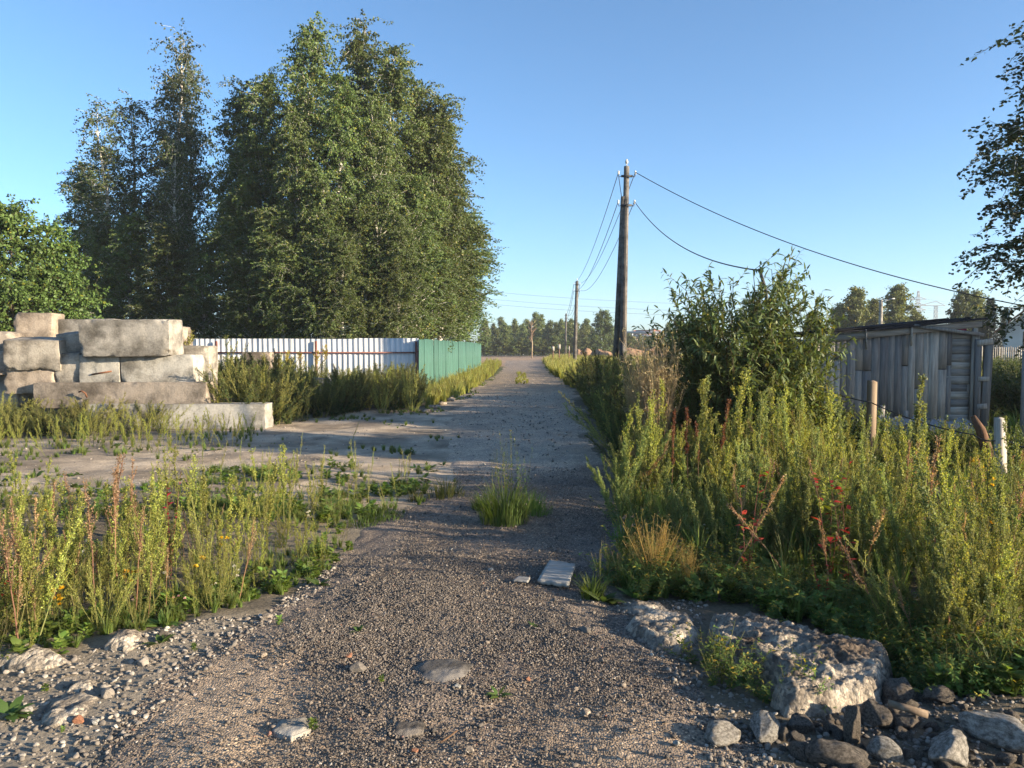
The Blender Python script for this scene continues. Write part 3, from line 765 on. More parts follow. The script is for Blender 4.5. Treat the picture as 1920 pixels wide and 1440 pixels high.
for nm, lst in dict(goose=GOOSE, greyw=GREYW, mug=MUG, sorrel=SORREL, fine=FINE, rusty=RUSTY, gold=GOLD, herb=HERB, redl=REDL, broom=BROOM, bmug=BMUG, bfine=BFINE, bgrey=BGREY, bherb=BHERB).items():
    PARTS[nm] = [(p[0].mesh(nm + '_stem', M_WEED), p[1].mesh(nm + '_leaves', M_WEED)) for p in lst]
PLANT_NAME = dict(goose='goosefoot_weed', greyw='wormwood_weed', mug='mugwort_plant', sorrel='sorrel_plant', fine='fine_weed', rusty='dock_plant', gold='goldenrod_plant', herb='leafy_herb', redl='red_leaved_plant', broom='dry_weed', bmug='mugwort_bush', bfine='feathery_bush', bgrey='wormwood_bush', bherb='leafy_herb')
PLANT_CAT = dict(goose='weed', greyw='weed', mug='weed', sorrel='weed', fine='weed', rusty='weed', gold='flower', herb='herb', redl='plant', broom='dry plant', bmug='weed', bfine='weed', bgrey='weed', bherb='herb')
def plant(kind, x, y, h, label, group=None, rng=random, var=None, wide=1.0, tilt=None, leafname=None):
    v = PARTS[kind]; k = rng.randrange(len(v)) if var is None else var
    o = empty(PLANT_NAME[kind], (x, y, Zs(x, y) - .01), 0)
    tx = rng.uniform(-.09, .09) if tilt is None else tilt[0]; ty = rng.uniform(-.09, .09) if tilt is None else tilt[1]
    o.rotation_euler = (tx, ty, rng.uniform(0, 6.28)); o.scale = (h * wide, h * wide, h)
    link('stem', v[k][0], o)
    link(leafname or ('seed_head' if kind in ('goose', 'greyw', 'sorrel', 'rusty', 'broom') else 'flower_head' if kind == 'gold' else 'foliage'), v[k][1], o)
    return tag(o, label, PLANT_CAT[kind], group)
def cover(name, label, kind, poly, n, hr, seed, dens=None, wide=1.0, tilt=.2, cat='weeds', hf=None):
    rng = np.random.default_rng(seed)
    q = in_poly(poly, n, rng, dens); n = len(q)
    if n == 0: return
    z = Zsv(q[:, 0], q[:, 1]) - .01
    hh = rng.uniform(hr[0], hr[1], n)
    if hf is not None: hh = np.minimum(hh, hf(q[:, 0], q[:, 1]) * rng.uniform(.75, 1.05, n))
    return scatter(name, label, cat, np.stack([q[:, 0], q[:, 1], z], 1), np.stack([rng.normal(0, tilt, n), rng.normal(0, tilt, n), rng.uniform(0, 6.28, n)], 1), np.stack([hh * wide, hh * wide, hh], 1), PROTO[kind], seed)

# ================================================================== trees
rnd = random.Random(7)
def tree_proto(name, gt, gc_, bark, leafmat=M_LEAF):
    return (gt.mesh(name + '_trunk', bark, True), gc_.mesh(name + '_crown', leafmat))
BL = (.094, .136, .038)
PB = [tree_proto('birch', *birch(11 + k, 16.0, 84, 12, 40, .125, (.23, .25, .215, .265)[k], (.07, .09, .12, .06)[k], BL, .05, .55, (0, .02, -.02, .01)[k], tlen=.062), M_BIRCH) for k in range(4)]
PBH = [tree_proto('birch', *birch(21 + k, 16.0, 80, 12, 40, .125, .25, .20, BL, .05, .55, tlen=.062), M_BIRCH) for k in range(2)]
PBL = [tree_proto('birch', *birch(31 + k, 16.0, 60, 12, 15, .135, .22, .14, (.062, .085, .032), .03, .5, (.04, -.03)[k]), M_BIRCH) for k in range(2)]  # birches shaded by the grove: shade put into a darker leaf colour
PF = [tree_proto('far_tree', *birch(51 + k, 10.0, 44, 9, 15, .30, (.27, .23, .31)[k], .06, (.125, .165, .055), .03, .35), M_BARK) for k in range(3)]
PR = [tree_proto('round_tree', *birch(61, 9.0, 60, 12, 16, .27, .38, .10, (.085, .12, .042), .02, .2, 0, (.1, .08, .06), 'quad', 38, .07, .25), M_BARK)]
PW = [tree_proto('pale_tree', *birch(66 + k, 9.0, 54, 11, 18, .26, .30, .12, (.125, .145, .045), .03, .1, .05, (.1, .08, .06), 'quad', 52, .08), M_BARK) for k in range(2)]
PM = [tree_proto('bushy_tree', *birch(71 + k, 6.5, 60, 12, 30, .115, .30, .03, (.09, .145, .036), .03, .15, 0, (.1, .08, .06), 'quad', 46, .075, .2), M_BARK) for k in range(2)]
PS = [tree_proto('spruce', *conifer(81 + k, 9.0), M_BARK) for k in range(2)]
PE = [tree_proto('edge_birch', *birch(91, 7.4, 62, 14, 30, .062, .30, .24, (.05, .07, .024), .02, .75, 0, (.5, .5, .5), 'lance', 48, .085, .3), M_BIRCH)]
PO = [tree_proto('shade_tree', *birch(95 + k, 8.0, 46, 10, 16, .18, .26, .10, BL, .03, .4), M_BARK) for k in range(2)]
def tree(name, proto, x, y, h, h0, label, cat='tree', group=None, wide=1.0, rz=None, z=None):
    o = empty(name, (x, y, (Hz(x, y) if z is None else z) - .05), rnd.uniform(0, 6.28) if rz is None else rz)
    k = h / h0; o.scale = (k * wide, k * wide, k)
    link('trunk', proto[0], o); link('crown', proto[1], o)
    return tag(o, label, cat, group)
def top_tree(name, proto, px, py, D, h0, *a, **k):
    p = at(px, py, D); return tree(name, proto, p.x, D, p.z, h0, *a, **k)
GB = 'birches behind the sheet metal fence'
LB = 'sunlit birch hidden in the middle of the dense grove behind the white fence'
LBS = {0: 'tallest birch with a slender pointed top in the sunlit grove', 1: 'nearly tallest birch with a leaning feathery top in the sunlit grove', 2: 'tall birch with a narrow dark top stepping down toward the green fence',
       3: 'rounded birch standing between the tall grove and the green fence', 4: 'tall birch on the shaded side of the sunlit grove', 5: 'birch at the edge of the sunlit grove facing the thin shaded birches'}
for k, (px, py, D, w) in enumerate([(570, 42, 35.5, 1.0), (678, 48, 37, 1.0), (752, 105, 36.5, 1.05), (806, 195, 38, 1.2), (505, 135, 35, 1.0), (466, 165, 36.5, 1.0), (620, 150, 33.5, .95),
                                    (710, 190, 34, 1.0), (545, 210, 33, .95), (785, 165, 38.5, 1.1), (826, 255, 40, 1.5)]):
    top_tree('birch_tree', PBH[k % 2] if px > 780 else PB[k % 4], px, py, D, 16, LBS.get(k, LB), 'birch', GB, wide=w)
for k, (px, py, D, w) in enumerate([(826, 330, 40, 1.9), (775, 330, 35, 1.35), (850, 400, 47, 2.0), (800, 440, 37, 1.9), (862, 480, 52, 2.0)]):
    top_tree('birch_tree', PBH[k % 2], px, py, D, 16, 'shorter spreading birch overhanging the green sheet fence', 'birch', 'birches overhanging the green fence', wide=w)
for k, (px, py, D, w) in enumerate([(470, 330, 34, 1.3), (600, 340, 32.5, 1.3), (690, 380, 33, 1.4), (530, 400, 32.5, 1.5), (740, 400, 33, 1.4), (420, 380, 35, 1.4), (640, 450, 32, 1.6), (470, 480, 33, 1.6), (725, 500, 32.5, 1.5)]):
    top_tree('birch_tree', PB[(k * 3) % 4], px, py, D, 16, 'low bushy young birch filling the grove just above the white fence', 'birch', 'young birches above the white fence', wide=w)
LBd = 'dark shaded birch with thin open crown beside the sunlit grove'
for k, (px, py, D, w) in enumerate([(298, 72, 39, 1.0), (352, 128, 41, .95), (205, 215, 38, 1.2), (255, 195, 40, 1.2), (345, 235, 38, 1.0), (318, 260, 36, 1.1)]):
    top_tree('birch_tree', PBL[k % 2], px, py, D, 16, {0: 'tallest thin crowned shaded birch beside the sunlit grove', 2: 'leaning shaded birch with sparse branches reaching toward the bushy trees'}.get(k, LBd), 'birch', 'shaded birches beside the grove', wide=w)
for k, (px, py, D, w) in enumerate([(240, 400, 36, 1.6), (320, 430, 35, 1.7), (180, 420, 37, 1.6), (375, 450, 34.5, 1.4)]):
    top_tree('birch_tree', PB[k % 4], px, py, D, 16, 'low dark leafy birch under the thin shaded birches', 'birch', 'low shaded birches', wide=w)
top_tree('birch_tree', PB[2], 145, 310, 44, 16, 'grey green birch rising behind the bright maple and the concrete blocks', 'birch', wide=1.25)
for k, (px, py, D) in enumerate([(18, 388, 26), (98, 430, 27), (-60, 420, 26)]):
    top_tree('maple_tree', PM[k % 2], px, py, D, 6.5, ('taller bright yellow green bushy tree behind the upright pinkish block', 'lower bright bushy tree between the shaded birches and the taller bushy tree', 'bushy tree behind the round edged end block of the pile')[k], 'tree', 'bushy trees behind the concrete blocks', wide=1.15)
GF = 'far row of trees across the dirt field'
LF = ['mid green tree in the far row behind the dirt field', 'slender dark green tree in the far row behind the dirt field', 'full crowned green tree in the far row behind the dirt field']
far = [(908, 600), (926, 608), (940, 596), (955, 612), (966, 600), (981, 608), (1003, 588), (1016, 592), (1030, 602), (1042, 606), (1052, 600), (1064, 612), (1072, 600), (1094, 608), (1105, 612), (1088, 618),
       (1160, 622), (1178, 625), (1200, 628), (1226, 622), (1255, 606), (1272, 600), (1290, 606), (1310, 598), (915, 616), (933, 618), (948, 606), (960, 620), (974, 612), (990, 600), (1010, 604), (1024, 612), (1036, 618), (1048, 610), (1060, 604), (1080, 606), (1100, 600), (1112, 616), (1150, 626), (1190, 632), (1210, 630)]
for k, (px, py) in enumerate(far):
    D = 150 + (k * 37) % 40
    top_tree('field_tree', PF[k % 3], px, py, D, 10, LF[k % 3], 'tree', GF + ' ' + ('mid', 'slender', 'full')[k % 3], wide=1.25)
for px, py in [(905, 640), (930, 646), (960, 645), (990, 647), (1020, 646), (1060, 645), (1100, 644), (1180, 640), (1215, 641), (1240, 638), (915, 642), (945, 640), (975, 643), (1005, 642), (1040, 640), (1080, 641), (1115, 643), (1150, 640)]:
    top_tree('field_bush', PF[2], px, py - 10, 146, 10, 'low bush at the foot of the far tree row', 'bush', 'bushes at the foot of the far trees', wide=2.6)
top_tree('round_tree', PR[0], 1131, 584, 132, 9, 'dark round crowned tree standing alone behind the reddish soil heap', 'tree')
for k, (px, py, D, l) in enumerate([(1603, 546, 88, 'leafy tree with rounded top behind the plank shed'), (1682, 540, 92, 'pale windblown tree behind the plank shed beside the lattice pylon'), (1575, 575, 95, 'darker low tree behind the plank shed roof'),
                                    (1640, 565, 90, 'tree standing right behind the concrete lamp post'), (1528, 588, 80, 'pale shrubby tree seen between the willow and the shed roof'), (1720, 585, 96, 'small pale tree at the foot of the lattice pylon'), (1833, 552, 84, 'pale tall tree between the shed and the white house')]):
    top_tree('garden_tree', PW[k % 2], px, py, D, 9, l, 'tree', wide=1.15)
top_tree('garden_tree', PR[0], 1803, 546, 82, 9, 'dark dense tree between the shed and the pale tall tree', 'tree', wide=.75)
for k, (px, py, D, l) in enumerate([(1858, 556, 72, 'tall dark spruce next to the white house'), (1840, 600, 70, 'shorter dark spruce in front of the tall spruce'), (1885, 578, 80, 'thin topped spruce behind the white house roof')]):
    top_tree('spruce_tree', PS[k % 2], px, py, D, 9, l, 'spruce')
tree('birch_tree', PE[0], 10.3, 13.9, 7.4, 7.4, 'drooping birch with dark hanging branches against the sky beside the shed', 'birch', rz=2.2, wide=1.55)
for k, (x, y, h) in enumerate([(16, 10.4, 6.4), (13.8, 11.6, 5.2), (17, 14, 5.6), (18.5, 18, 5.6), (21, 9, 6.0), (22, 12.5, 6.4), (23, 16.5, 6.6), (26, 10.5, 7.0), (27, 14.5, 7.2), (28, 7.6, 7.0)]):
    tree('garden_tree', PO[k % 2], x, y, h, 8, 'garden tree in the plot beyond the plank shed', 'tree', 'garden trees beyond the shed', wide=1.25)
# willow bush beside the road
WB = willow(301, 2.95, 95, 1.35, (.13, .185, .062), .125, .028, 13, 15)
p = gnd(1395, 885)
wb = empty('willow_bush', (3.3, 11.0, Hz(3.3, 11.0) - .03)); link('stems', WB[0].mesh('willow_stems', M_WEED), wb); link('foliage', WB[1].mesh('willow_foliage', M_LEAF), wb)
tag(wb, 'big willow bush with long narrow leaves in front of the plank shed', 'bush')
WB2 = willow(302, 1.35, 50, .55, (.12, .155, .035), .115, .024, 9, 14)
wb = empty('willow_bush', (3.75, 10.2, Hz(3.75, 10.2) - .03)); link('stems', WB2[0].mesh('willow_stems', M_WEED), wb); link('foliage', WB2[1].mesh('willow_foliage', M_LEAF), wb)
tag(wb, 'lower yellow green willow bush between the big willow and the shed', 'bush')
WB3 = willow(303, 1.6, 60, 1.2, (.095, .13, .034), .09, .03, 9, 14)
shrub = (WB3[0].mesh('shrub_stems', M_WEED), WB3[1].mesh('shrub_foliage', M_LEAF))
for px, py, D, h, l in [(1885, 720, 20, .7, 'sunlit shrub behind the shed door frame'), (1915, 712, 24, .75, 'dark shrub below the picket fence'), (1905, 745, 16.5, .85, 'low shrub beside the pale fence post'), (1780, 870, 10.5, .42, 'low shrub under the sagging wire by the leaning stump'), (1690, 850, 11.5, .36, 'low shrub in front of the faded sheets'), (1590, 840, 11.0, .55, 'low shrub beside the brown fence post'), (1890, 900, 9.6, .45, 'low shrub at the foot of the pale fence post'),
                        (1850, 690, 44, .8, 'shrub growing below the picket fence base'), (1900, 690, 40, .8, 'broad shrub below the white house'), (1880, 700, 32, .8, 'round shrub halfway to the picket fence')]:
    q = at(px, py, D); o = empty('garden_shrub', (q.x, D, Hz(q.x, D) - .03), rnd.uniform(0, 6)); o.scale = (h,) * 3
    link('stems', shrub[0], o); link('foliage', shrub[1], o); tag(o, l, 'shrub')
# ================================================================== built things
nrng = np.random.default_rng(5)
# ---- sheet metal fences
def sheet(width, height, pitch=.2, depth=.02):
    g = Geo(); n = int(round(width / pitch)); xs_ = []; yy = []
    for k in range(n):
        x0 = k * pitch
        xs_ += [x0, x0 + pitch * .10, x0 + pitch * .62, x0 + pitch * .72]; yy += [0, depth, depth, 0]
    xs_.append(n * pitch); yy.append(0)
    m = len(xs_); V = []
    for zz in (0, height * .5, height):
        for off in (0, .004):
            V += [(x, y - off, zz) for x, y in zip(xs_, yy)]
    V = np.array(V); F = []
    def idx(l, o, i): return (l * 2 + o) * m + i
    for l in range(2):
        for i in range(m - 1):
            F.append([idx(l, 1, i), idx(l, 1, i + 1), idx(l + 1, 1, i + 1), idx(l + 1, 1, i)])
            F.append([idx(l, 0, i + 1), idx(l, 0, i), idx(l + 1, 0, i), idx(l + 1, 0, i + 1)])
    for i in range(m - 1):
        F.append([idx(2, 1, i), idx(2, 1, i + 1), idx(2, 0, i + 1), idx(2, 0, i)])
    g.add(V, F); return g
FH, FY = 2.0, 29.0
xr = at(785, 640, FY).x
wf = empty('white_fence', (xr - 11.2, FY, 0)); tag(wf, 'white corrugated metal fence with brown rail in front of the birch grove', 'fence')
ms = sheet(1.2, FH - .05).mesh('white_panel', M_WHITE)
for k in range(9):
    link('fence_panel', ms, wf, (k * 1.2 + .4, nrng.uniform(-.004, .004) + (k % 2) * .006, .05 + nrng.uniform(-.02, .015)), (nrng.uniform(-.012, .012), nrng.uniform(-.006, .006), nrng.uniform(-.01, .01)))
gp = Geo(); box(gp, (0, 0, .95), (.07, .06, 1.9)); mp = gp.mesh('fence_post', M_BROWN)
for x in (.3, 3.6, 7.35, 11.12): link('post', mp, wf, (x, -.08, 0), (0, nrng.uniform(-.006, .006), 0))
for z in (.45, 1.47):
    gr = Geo(); bar(gr, (.3, -.045, z), (11.15, -.045, z), .035, .05); link('rail', gr.mesh('fence_rail', M_BROWN), wf)
a = Vector((xr, FY - .22)); b = Vector((at(901, 650, 54).x, 54.0)); ang = math.atan2(b.y - a.y, b.x - a.x); Lg = (b - a).length
gf = empty('green_fence', (a.x, a.y, 0), ang); tag(gf, 'green corrugated metal fence running along the road', 'fence')
ms = sheet(1.2, FH).mesh('green_panel', M_GREEN)
np_ = int(Lg / 1.2)
for k in range(np_):
    link('fence_panel', ms, gf, (k * 1.205, nrng.uniform(-.015, .01) - .03, -.02 + nrng.uniform(-.02, .015)), (nrng.uniform(-.012, .012), nrng.uniform(-.009, .009), nrng.uniform(-.012, .012)))
for k in range(0, np_ + 1, 3): link('post', mp, gf, (k * 1.205 + .05, .06, 0))
for z in (.45, 1.5):
    gr = Geo(); bar(gr, (0, .03, z), (np_ * 1.205, .03, z), .035, .05); link('rail', gr.mesh('fence_rail', M_BROWN), gf)

# ---- concrete blocks
def block_mesh(L, D_, Hh, seed, er=.035, chip=.03, mat_=M_CONC):
    er *= .5; chip *= 1.5
    n = [max(8, int(v / .045)) for v in (L, D_, Hh)]; g = Geo(); half = np.array([L, D_, Hh]) / 2
    for ax in range(3):
        u, v = (ax + 1) % 3, (ax + 2) % 3
        for sgn in (-1, 1):
            A, B = np.meshgrid(np.linspace(-1, 1, n[u] + 1), np.linspace(-1, 1, n[v] + 1))
            P = np.zeros(A.shape + (3,)); P[..., ax] = sgn; P[..., u] = A; P[..., v] = B
            P = P * half
            F = grid_faces(*A.shape)
            if sgn < 0: F = F[:, ::-1]
            g.add(P.reshape(-1, 3), F)
    V = np.concatenate(g.V)
    nz = fbm(V[:, 0] * 2.6 + V[:, 2] * 1.7 + seed * 7, V[:, 1] * 2.6 + V[:, 2] * 2.1, seed, 4)
    nz2 = fbm(V[:, 0] * 7 + V[:, 1] * 3.1, V[:, 2] * 7 + V[:, 1] * 5 + seed, seed + 9, 3)
    r = er * (1 + 1.6 * np.clip(nz, -.5, .7)) + chip * np.clip(nz2 + nz - .25, 0, 1) * 4     # locally varying rounded / chipped edges
    r = np.clip(r, .008, min(half) * .8)[:, None]
    inner = np.clip(V, -(half - r), half - r); d = V - inner; l = np.linalg.norm(d, axis=1, keepdims=True)
    V = inner + d / np.maximum(l, 1e-6) * np.minimum(l, r)
    V = V + unit(V / half) * (nz2 * .012)[:, None]
    h = Geo(); off = 0; h.V = [V]; h.C = [np.full((len(V), 3), .5)]; h.F = g.F; h.n = len(V)
    me = h.mesh('concrete_block', mat_, True)
    return me
def block(name, px0, py0, px1, py1, Y, depth, label, seed, mat_=M_CONC, rot=(0, 0, 0), er=.035, chip=.03, zfloor=None):
    A = at(px0, py0, Y); B = at(px1, py1, Y)
    L, Hh = B.x - A.x, A.z - B.z
    o = link(name, block_mesh(L, depth, Hh, seed, er, chip, mat_), None, ((A.x + B.x) / 2, Y + depth / 2, (A.z + B.z) / 2), rot)
    return tag(o, label, 'concrete block')
BK = 'concrete_block'
b1 = block(BK, 163, 758, 496, 812, 15.6, .6, 'long pale concrete slab at the very bottom of the pile', 1, M_CONCW, (0, 0, .02), .02)
b2 = block(BK, 60, 717, 389, 765, 15.8, .6, 'long brownish concrete beam lying on the bottom slab', 2, M_CONCP, (0, -.004, -.02), .03)
b3 = block(BK, 148, 666, 224, 722, 15.95, .6, 'short pale block with a dark crack above the long beam', 3, M_CONCW, (0, .01, 0), .025)
b4 = block(BK, 225, 665, 364, 721, 15.95, .6, 'pale rectangular block next to the cracked short block', 4, M_CONCW, (0, 0, -.01), .025)
block(BK, 312, 648, 391, 722, 16.75, .6, 'rough ended block set back behind the pale rectangular block', 5, M_CONC, (0, .01, .05), .06, .06)
block(BK, 147, 598, 316, 668, 15.75, .75, 'largest worn block on top of the pile', 6, M_CONC, (.03, -.004, .03), .05, .05)
block(BK, 105, 598, 215, 640, 17.6, .6, 'sunlit block behind the largest top block', 7, M_CONC, (0, -.01, 0))
block(BK, 300, 611, 345, 650, 17.4, .6, 'warm sunlit broken block peeking out behind the largest top block', 8, M_CONCP, (0, .06, .1), .06, .08)
block(BK, 22, 586, 95, 642, 17.3, .6, 'upright pinkish block standing alone on the pile', 9, M_CONCP, (0, .015, .06), .055, .04)
block(BK, 4, 634, 109, 692, 15.9, .7, 'rough grey block under the upright pinkish block', 10, M_CONC, (.12, .01, .05), .06, .06)
block(BK, 104, 622, 152, 664, 16.2, .7, 'small chipped block between the rough grey block and the top block', 11, M_CONC, (.1, -.06, 0), .05, .06)
block(BK, 102, 660, 152, 722, 16.0, .7, 'dark shaded block beside the short cracked block', 12, M_CONC, (.06, -.03, 0), .045, .05)
block(BK, -70, 620, 17, 662, 16.6, .6, 'round edged block at the end of the pile', 13, M_CONCP, (0, .05, .1), .08, .06)
block(BK, -90, 660, 12, 705, 16.0, .6, 'pinkish broken block under the round edged block', 14, M_CONCP, (0, -.05, .12), .07, .08)
block(BK, 5, 690, 104, 740, 16.0, .7, 'block half hidden by weeds under the rough grey block', 15, M_CONCP, (0, .03, 0), .05, .05)
block(BK, -60, 702, 30, 800, 16.2, .7, 'big worn block carrying the end of the pile', 16, M_CONC, (0, 0, .08), .06, .05)
block(BK, 30, 738, 165, 812, 16.3, .6, 'shaded base block under the long brownish beam', 17, M_CONC, (0, 0, 0), .04, .05)
block(BK, 392, 748, 462, 800, 16.9, .6, 'low block behind the bottom slab', 18, M_CONC, (0, 0, .05), .04, .05)
block(BK, 452, 660, 505, 742, 22.0, .6, 'distant block among the weeds before the white fence', 19, M_CONCP, (0, 0, .1), .05, .05)
block(BK, 580, 710, 625, 752, 20.0, .5, 'flat slab buried in the weed bank before the white fence', 20, M_CONC, (0, .08, .2), .05, .05)
g = Geo(); bar(g, at(172, 702, 15.93), at(209, 696, 15.93), .02, .03); o = link('rebar_splinter', g.mesh('rebar_splinter', M_RUST)); tag(o, 'rusty splinter sticking out of the short pale block', 'rebar')
g = Geo(); tube(g, [at(148, 735, 15.75), at(153, 733, 15.7), at(160, 737, 15.7), at(163, 745, 15.75)], .018, (.1, .07, .05), 6); o = link('lifting_loop', g.mesh('lifting_loop', M_RUST)); tag(o, 'rusty lifting loop on the face of the long beam', 'loop')

# ---- utility poles and cables
def utility_pole(base, top, r0, r1, label, strut=None, lamp=False):
    o = empty('utility_pole', base); B = np.array(base); Tp = np.array(top) - B; g = Geo()
    for k in range(1): tube(g, [(0, 0, -.3), Tp * .5, Tp], [r0, (r0 + r1) / 2, r1], (.5, .5, .5), 8)
    link('post', g.mesh('pole_post', M_POLE), o)
    if strut is not None:
        g = Geo(); s0 = np.array(strut) - B; bar(g, s0, Tp * .87 + np.array([-.08, 0, 0]), r0 * 1.25, r0 * 1.1, up=(0, 1, 0)); link('strut', g.mesh('pole_strut', M_POLE), o)
    arms = []
    for f, w in ((.955, .19), (.83 if strut is not None else .88, .18)):
        c = Tp * f; g = Geo(); bar(g, c + np.array([-w, -r1 - .02, 0]), c + np.array([w, -r1 - .02, 0]), .05, .07); br = link('crossarm', g.mesh('crossarm', M_DARK), o)
        for sx in (-1, 1):
            p = c + np.array([sx * w, -r1 - .02, 0]); g = Geo()
            tube(g, [p, p + np.array([sx * .07, 0, -.03]), p + np.array([sx * .09, 0, .05])], .012, (.5,) * 3, 6)
            link('hook', g.mesh('insulator_hook', M_DARK), br)
            g = Geo(); q = p + np.array([sx * .09, 0, .05]); tube(g, [q, q + np.array([0, 0, .04]), q + np.array([0, 0, .06]), q + np.array([0, 0, .10]), q + np.array([0, 0, .13])], [.022, .034, .024, .034, .018], (.6,) * 3, 8)
            link('insulator', g.mesh('insulator', M_PORC), br); arms.append(B + q + np.array([0, 0, .08]))
    g = Geo(); tube(g, [Tp, Tp + np.array([0, 0, .12])], .015, (.5,) * 3, 6); tube(g, [Tp + np.array([0, 0, .1]), Tp + np.array([0, 0, .16]), Tp + np.array([0, 0, .24])], [.045, .05, .02], (.6,) * 3, 8); link('insulator', g.mesh('top_insulator', M_PORC), o)
    arms.append(B + Tp + np.array([0, 0, .16]))
    tag(o, label, 'utility pole'); return o, arms
PB_ = at(1166, 735, 26); PT_ = at(1175, 312, 26)
po1, A1 = utility_pole((PB_.x, 26, Hz(PB_.x, 26)), PT_, .135, .09, 'tall leaning concrete utility pole with a strut beside the dirt road', at(1151, 735, 26.3))
g = Geo(); box(g, (-.02, -.24, 1.55), (.13, .08, .5)); link('meter_box', g.mesh('meter_box', M_DARK), po1)
g = Geo(); tube(g, np.array([(.05, -.15, 0), (.05, -.15, 3.0), (.1, -.14, 6.6)]) , .015, (.5,) * 3, 5); link('conduit', g.mesh('conduit', M_DARK), po1)
q0 = at(1077, 684, 71); q1 = at(1082, 527, 71)
po2, A2 = utility_pole((q0.x, 71, 0), q1, .19, .14, 'second utility pole standing in yellow grass further down the road')
q0 = at(1060, 668, 137); q1 = at(1061.5, 588, 137)
po3, A3 = utility_pole((q0.x, 137, 0), q1, .20, .15, 'smallest and farthest utility pole before the far tree row')
def cable(a, b, sag, label, r=.012, name='cable', group=None, n=18):
    a = np.array(a); b = np.array(b); t = np.linspace(0, 1, n)[:, None]
    P = a + (b - a) * t; P[:, 2] -= (sag * 4 * t * (1 - t))[:, 0]
    g = Geo(); tube(g, P, r, (.03,) * 3, 5); o = link(name, g.mesh(name, M_DARK, True)); return tag(o, label, 'cable', group)
for i in (0, 1, 2, 3): cable(A1[i], A2[i], .75 + .1 * i, 'thin overhead wire between the strutted pole and the second pole', .012, 'overhead_wire', 'wires between the first two poles')
for i in (0, 1, 2, 3): cable(A2[i], A3[i], 1.0 + .1 * i, 'thin overhead wire between the second pole and the farthest pole', .02, 'overhead_wire', 'wires between the far poles')
e1 = at(1870, 528, 17.5); s1 = np.array(A1[1]); ee = np.array(e1) + (np.array(e1) - s1) * .38 + np.array([0, 0, .35])
cable(s1, ee, .85, 'upper black service cable drooping from the strutted pole over the shed', .013, n=30)
e2 = at(1424, 507, 12.2); cable(A1[3], e2, .45, 'lower black service cable running from the strutted pole into the willow', .012, n=30)
g = Geo(); tube(g, [A1[0] + np.array([0, 0, -.1]), A1[0] + np.array([.1, -.1, -.9]), A1[2] + np.array([.15, -.1, .1])], .012, (.03,) * 3, 5); o = link('jumper_wire', g.mesh('jumper_wire', M_DARK)); tag(o, 'loose jumper wire hanging on the strutted pole', 'wire')
g = Geo(); tube(g, [at(1424, 504, 12.2), at(1436, 545, 12.2), (at(1470, 700, 12.2).x, 12.2, -.2)], [.025, .028, .035], (.2,) * 3, 7); o = link('service_mast', g.mesh('service_mast', M_DARK)); tag(o, 'thin dark mast inside the willow holding the lower cable', 'mast')
ep = empty('utility_pole', (ee[0], ee[1], 0)); g = Geo(); tube(g, [(0, 0, -.3), (0, 0, ee[2] + .25)], [.14, .10], (.5,) * 3, 8); link('post', g.mesh('plot_post', M_POLE), ep); g = Geo(); bar(g, (-.25, -.12, ee[2]), (.25, -.12, ee[2]), .05, .06); link('crossarm', g.mesh('plot_arm', M_DARK), ep); tag(ep, 'plain concrete pole in the plot beyond the shed', 'utility pole')
lp = at(1652, 562, 62); g = Geo(); o = empty('lamp_post', (lp.x, 62, 0)); tube(g, [(0, 0, -.2), (0, 0, lp.z)], [.2, .14], (.5,) * 3, 8); link('post', g.mesh('lamp_column', M_CONC), o); g = Geo(); bar(g, (0, -.15, lp.z - .2), (.7, -.15, lp.z + .05), .06, .06); link('arm', g.mesh('lamp_arm', M_STEEL), o); g = Geo(); bar(g, (.6, -.15, lp.z + .03), (1.0, -.15, lp.z + .09), .16, .09); link('lamp_head', g.mesh('lamp_head', M_STEEL), o); tag(o, 'grey concrete lamp post rising behind the shed roof', 'lamp post')

# ---- lattice pylon, crane, far wires
def lattice(o, name, Ht, w0, w1, r, m=M_STEEL, n=9, name2=None):
    g = Geo(); zs = np.linspace(0, Ht, n); w = np.linspace(w0, w1, n)
    for k in range(n - 1):
        c0 = [(sx * w[k] / 2, sy * w[k] / 2, zs[k]) for sx, sy in ((-1, -1), (1, -1), (1, 1), (-1, 1))]; c1 = [(sx * w[k + 1] / 2, sy * w[k + 1] / 2, zs[k + 1]) for sx, sy in ((-1, -1), (1, -1), (1, 1), (-1, 1))]
        for i in range(4):
            segs(g, [c0[i], c0[i], c0[(i + 1) % 4]], [c1[i], c1[(i + 1) % 4], c1[i]], r, r, (.5,) * 3, 4)
    link(name, g.mesh(name, m), o)
D = 480; tp = at(1722, 545, D); o = empty('lattice_pylon', (tp.x, D, 0)); lattice(o, 'tower', tp.z, 6.0, .8, .10)
ARM = []
for py, hw in ((561, 5.2), (573, 6.0), (581, 5.0)):
    z = at(1722, py, D).z; g = Geo(); segs(g, [(-hw, 0, z), (-hw, 0, z), (hw, 0, z)], [(hw, 0, z), (0, 0, z + 1.6), (0, 0, z + 1.6)], .2, .2, (.5,) * 3, 4); link('crossarm', g.mesh('pylon_arm', M_STEEL), o); ARM += [(tp.x - hw, D, z), (tp.x + hw, D, z)]
tag(o, 'steel lattice power pylon far behind the shed', 'pylon')
for i, p in enumerate(ARM):
    for sx, D2 in ((-1, 400), (1, 560)):
        e = np.array([-60.0 if sx < 0 else 520, D2, p[2] + (4 if sx < 0 else 0)]); cable(p, e, 7, 'thin high voltage line crossing the sky low above the trees', .035, 'power_line', 'high voltage lines', 14)
D = 420; tp = at(1755, 573, D); o = empty('tower_crane', (tp.x, D, 0)); lattice(o, 'mast', tp.z, 1.6, 1.4, .09, M_STEEL, 12)
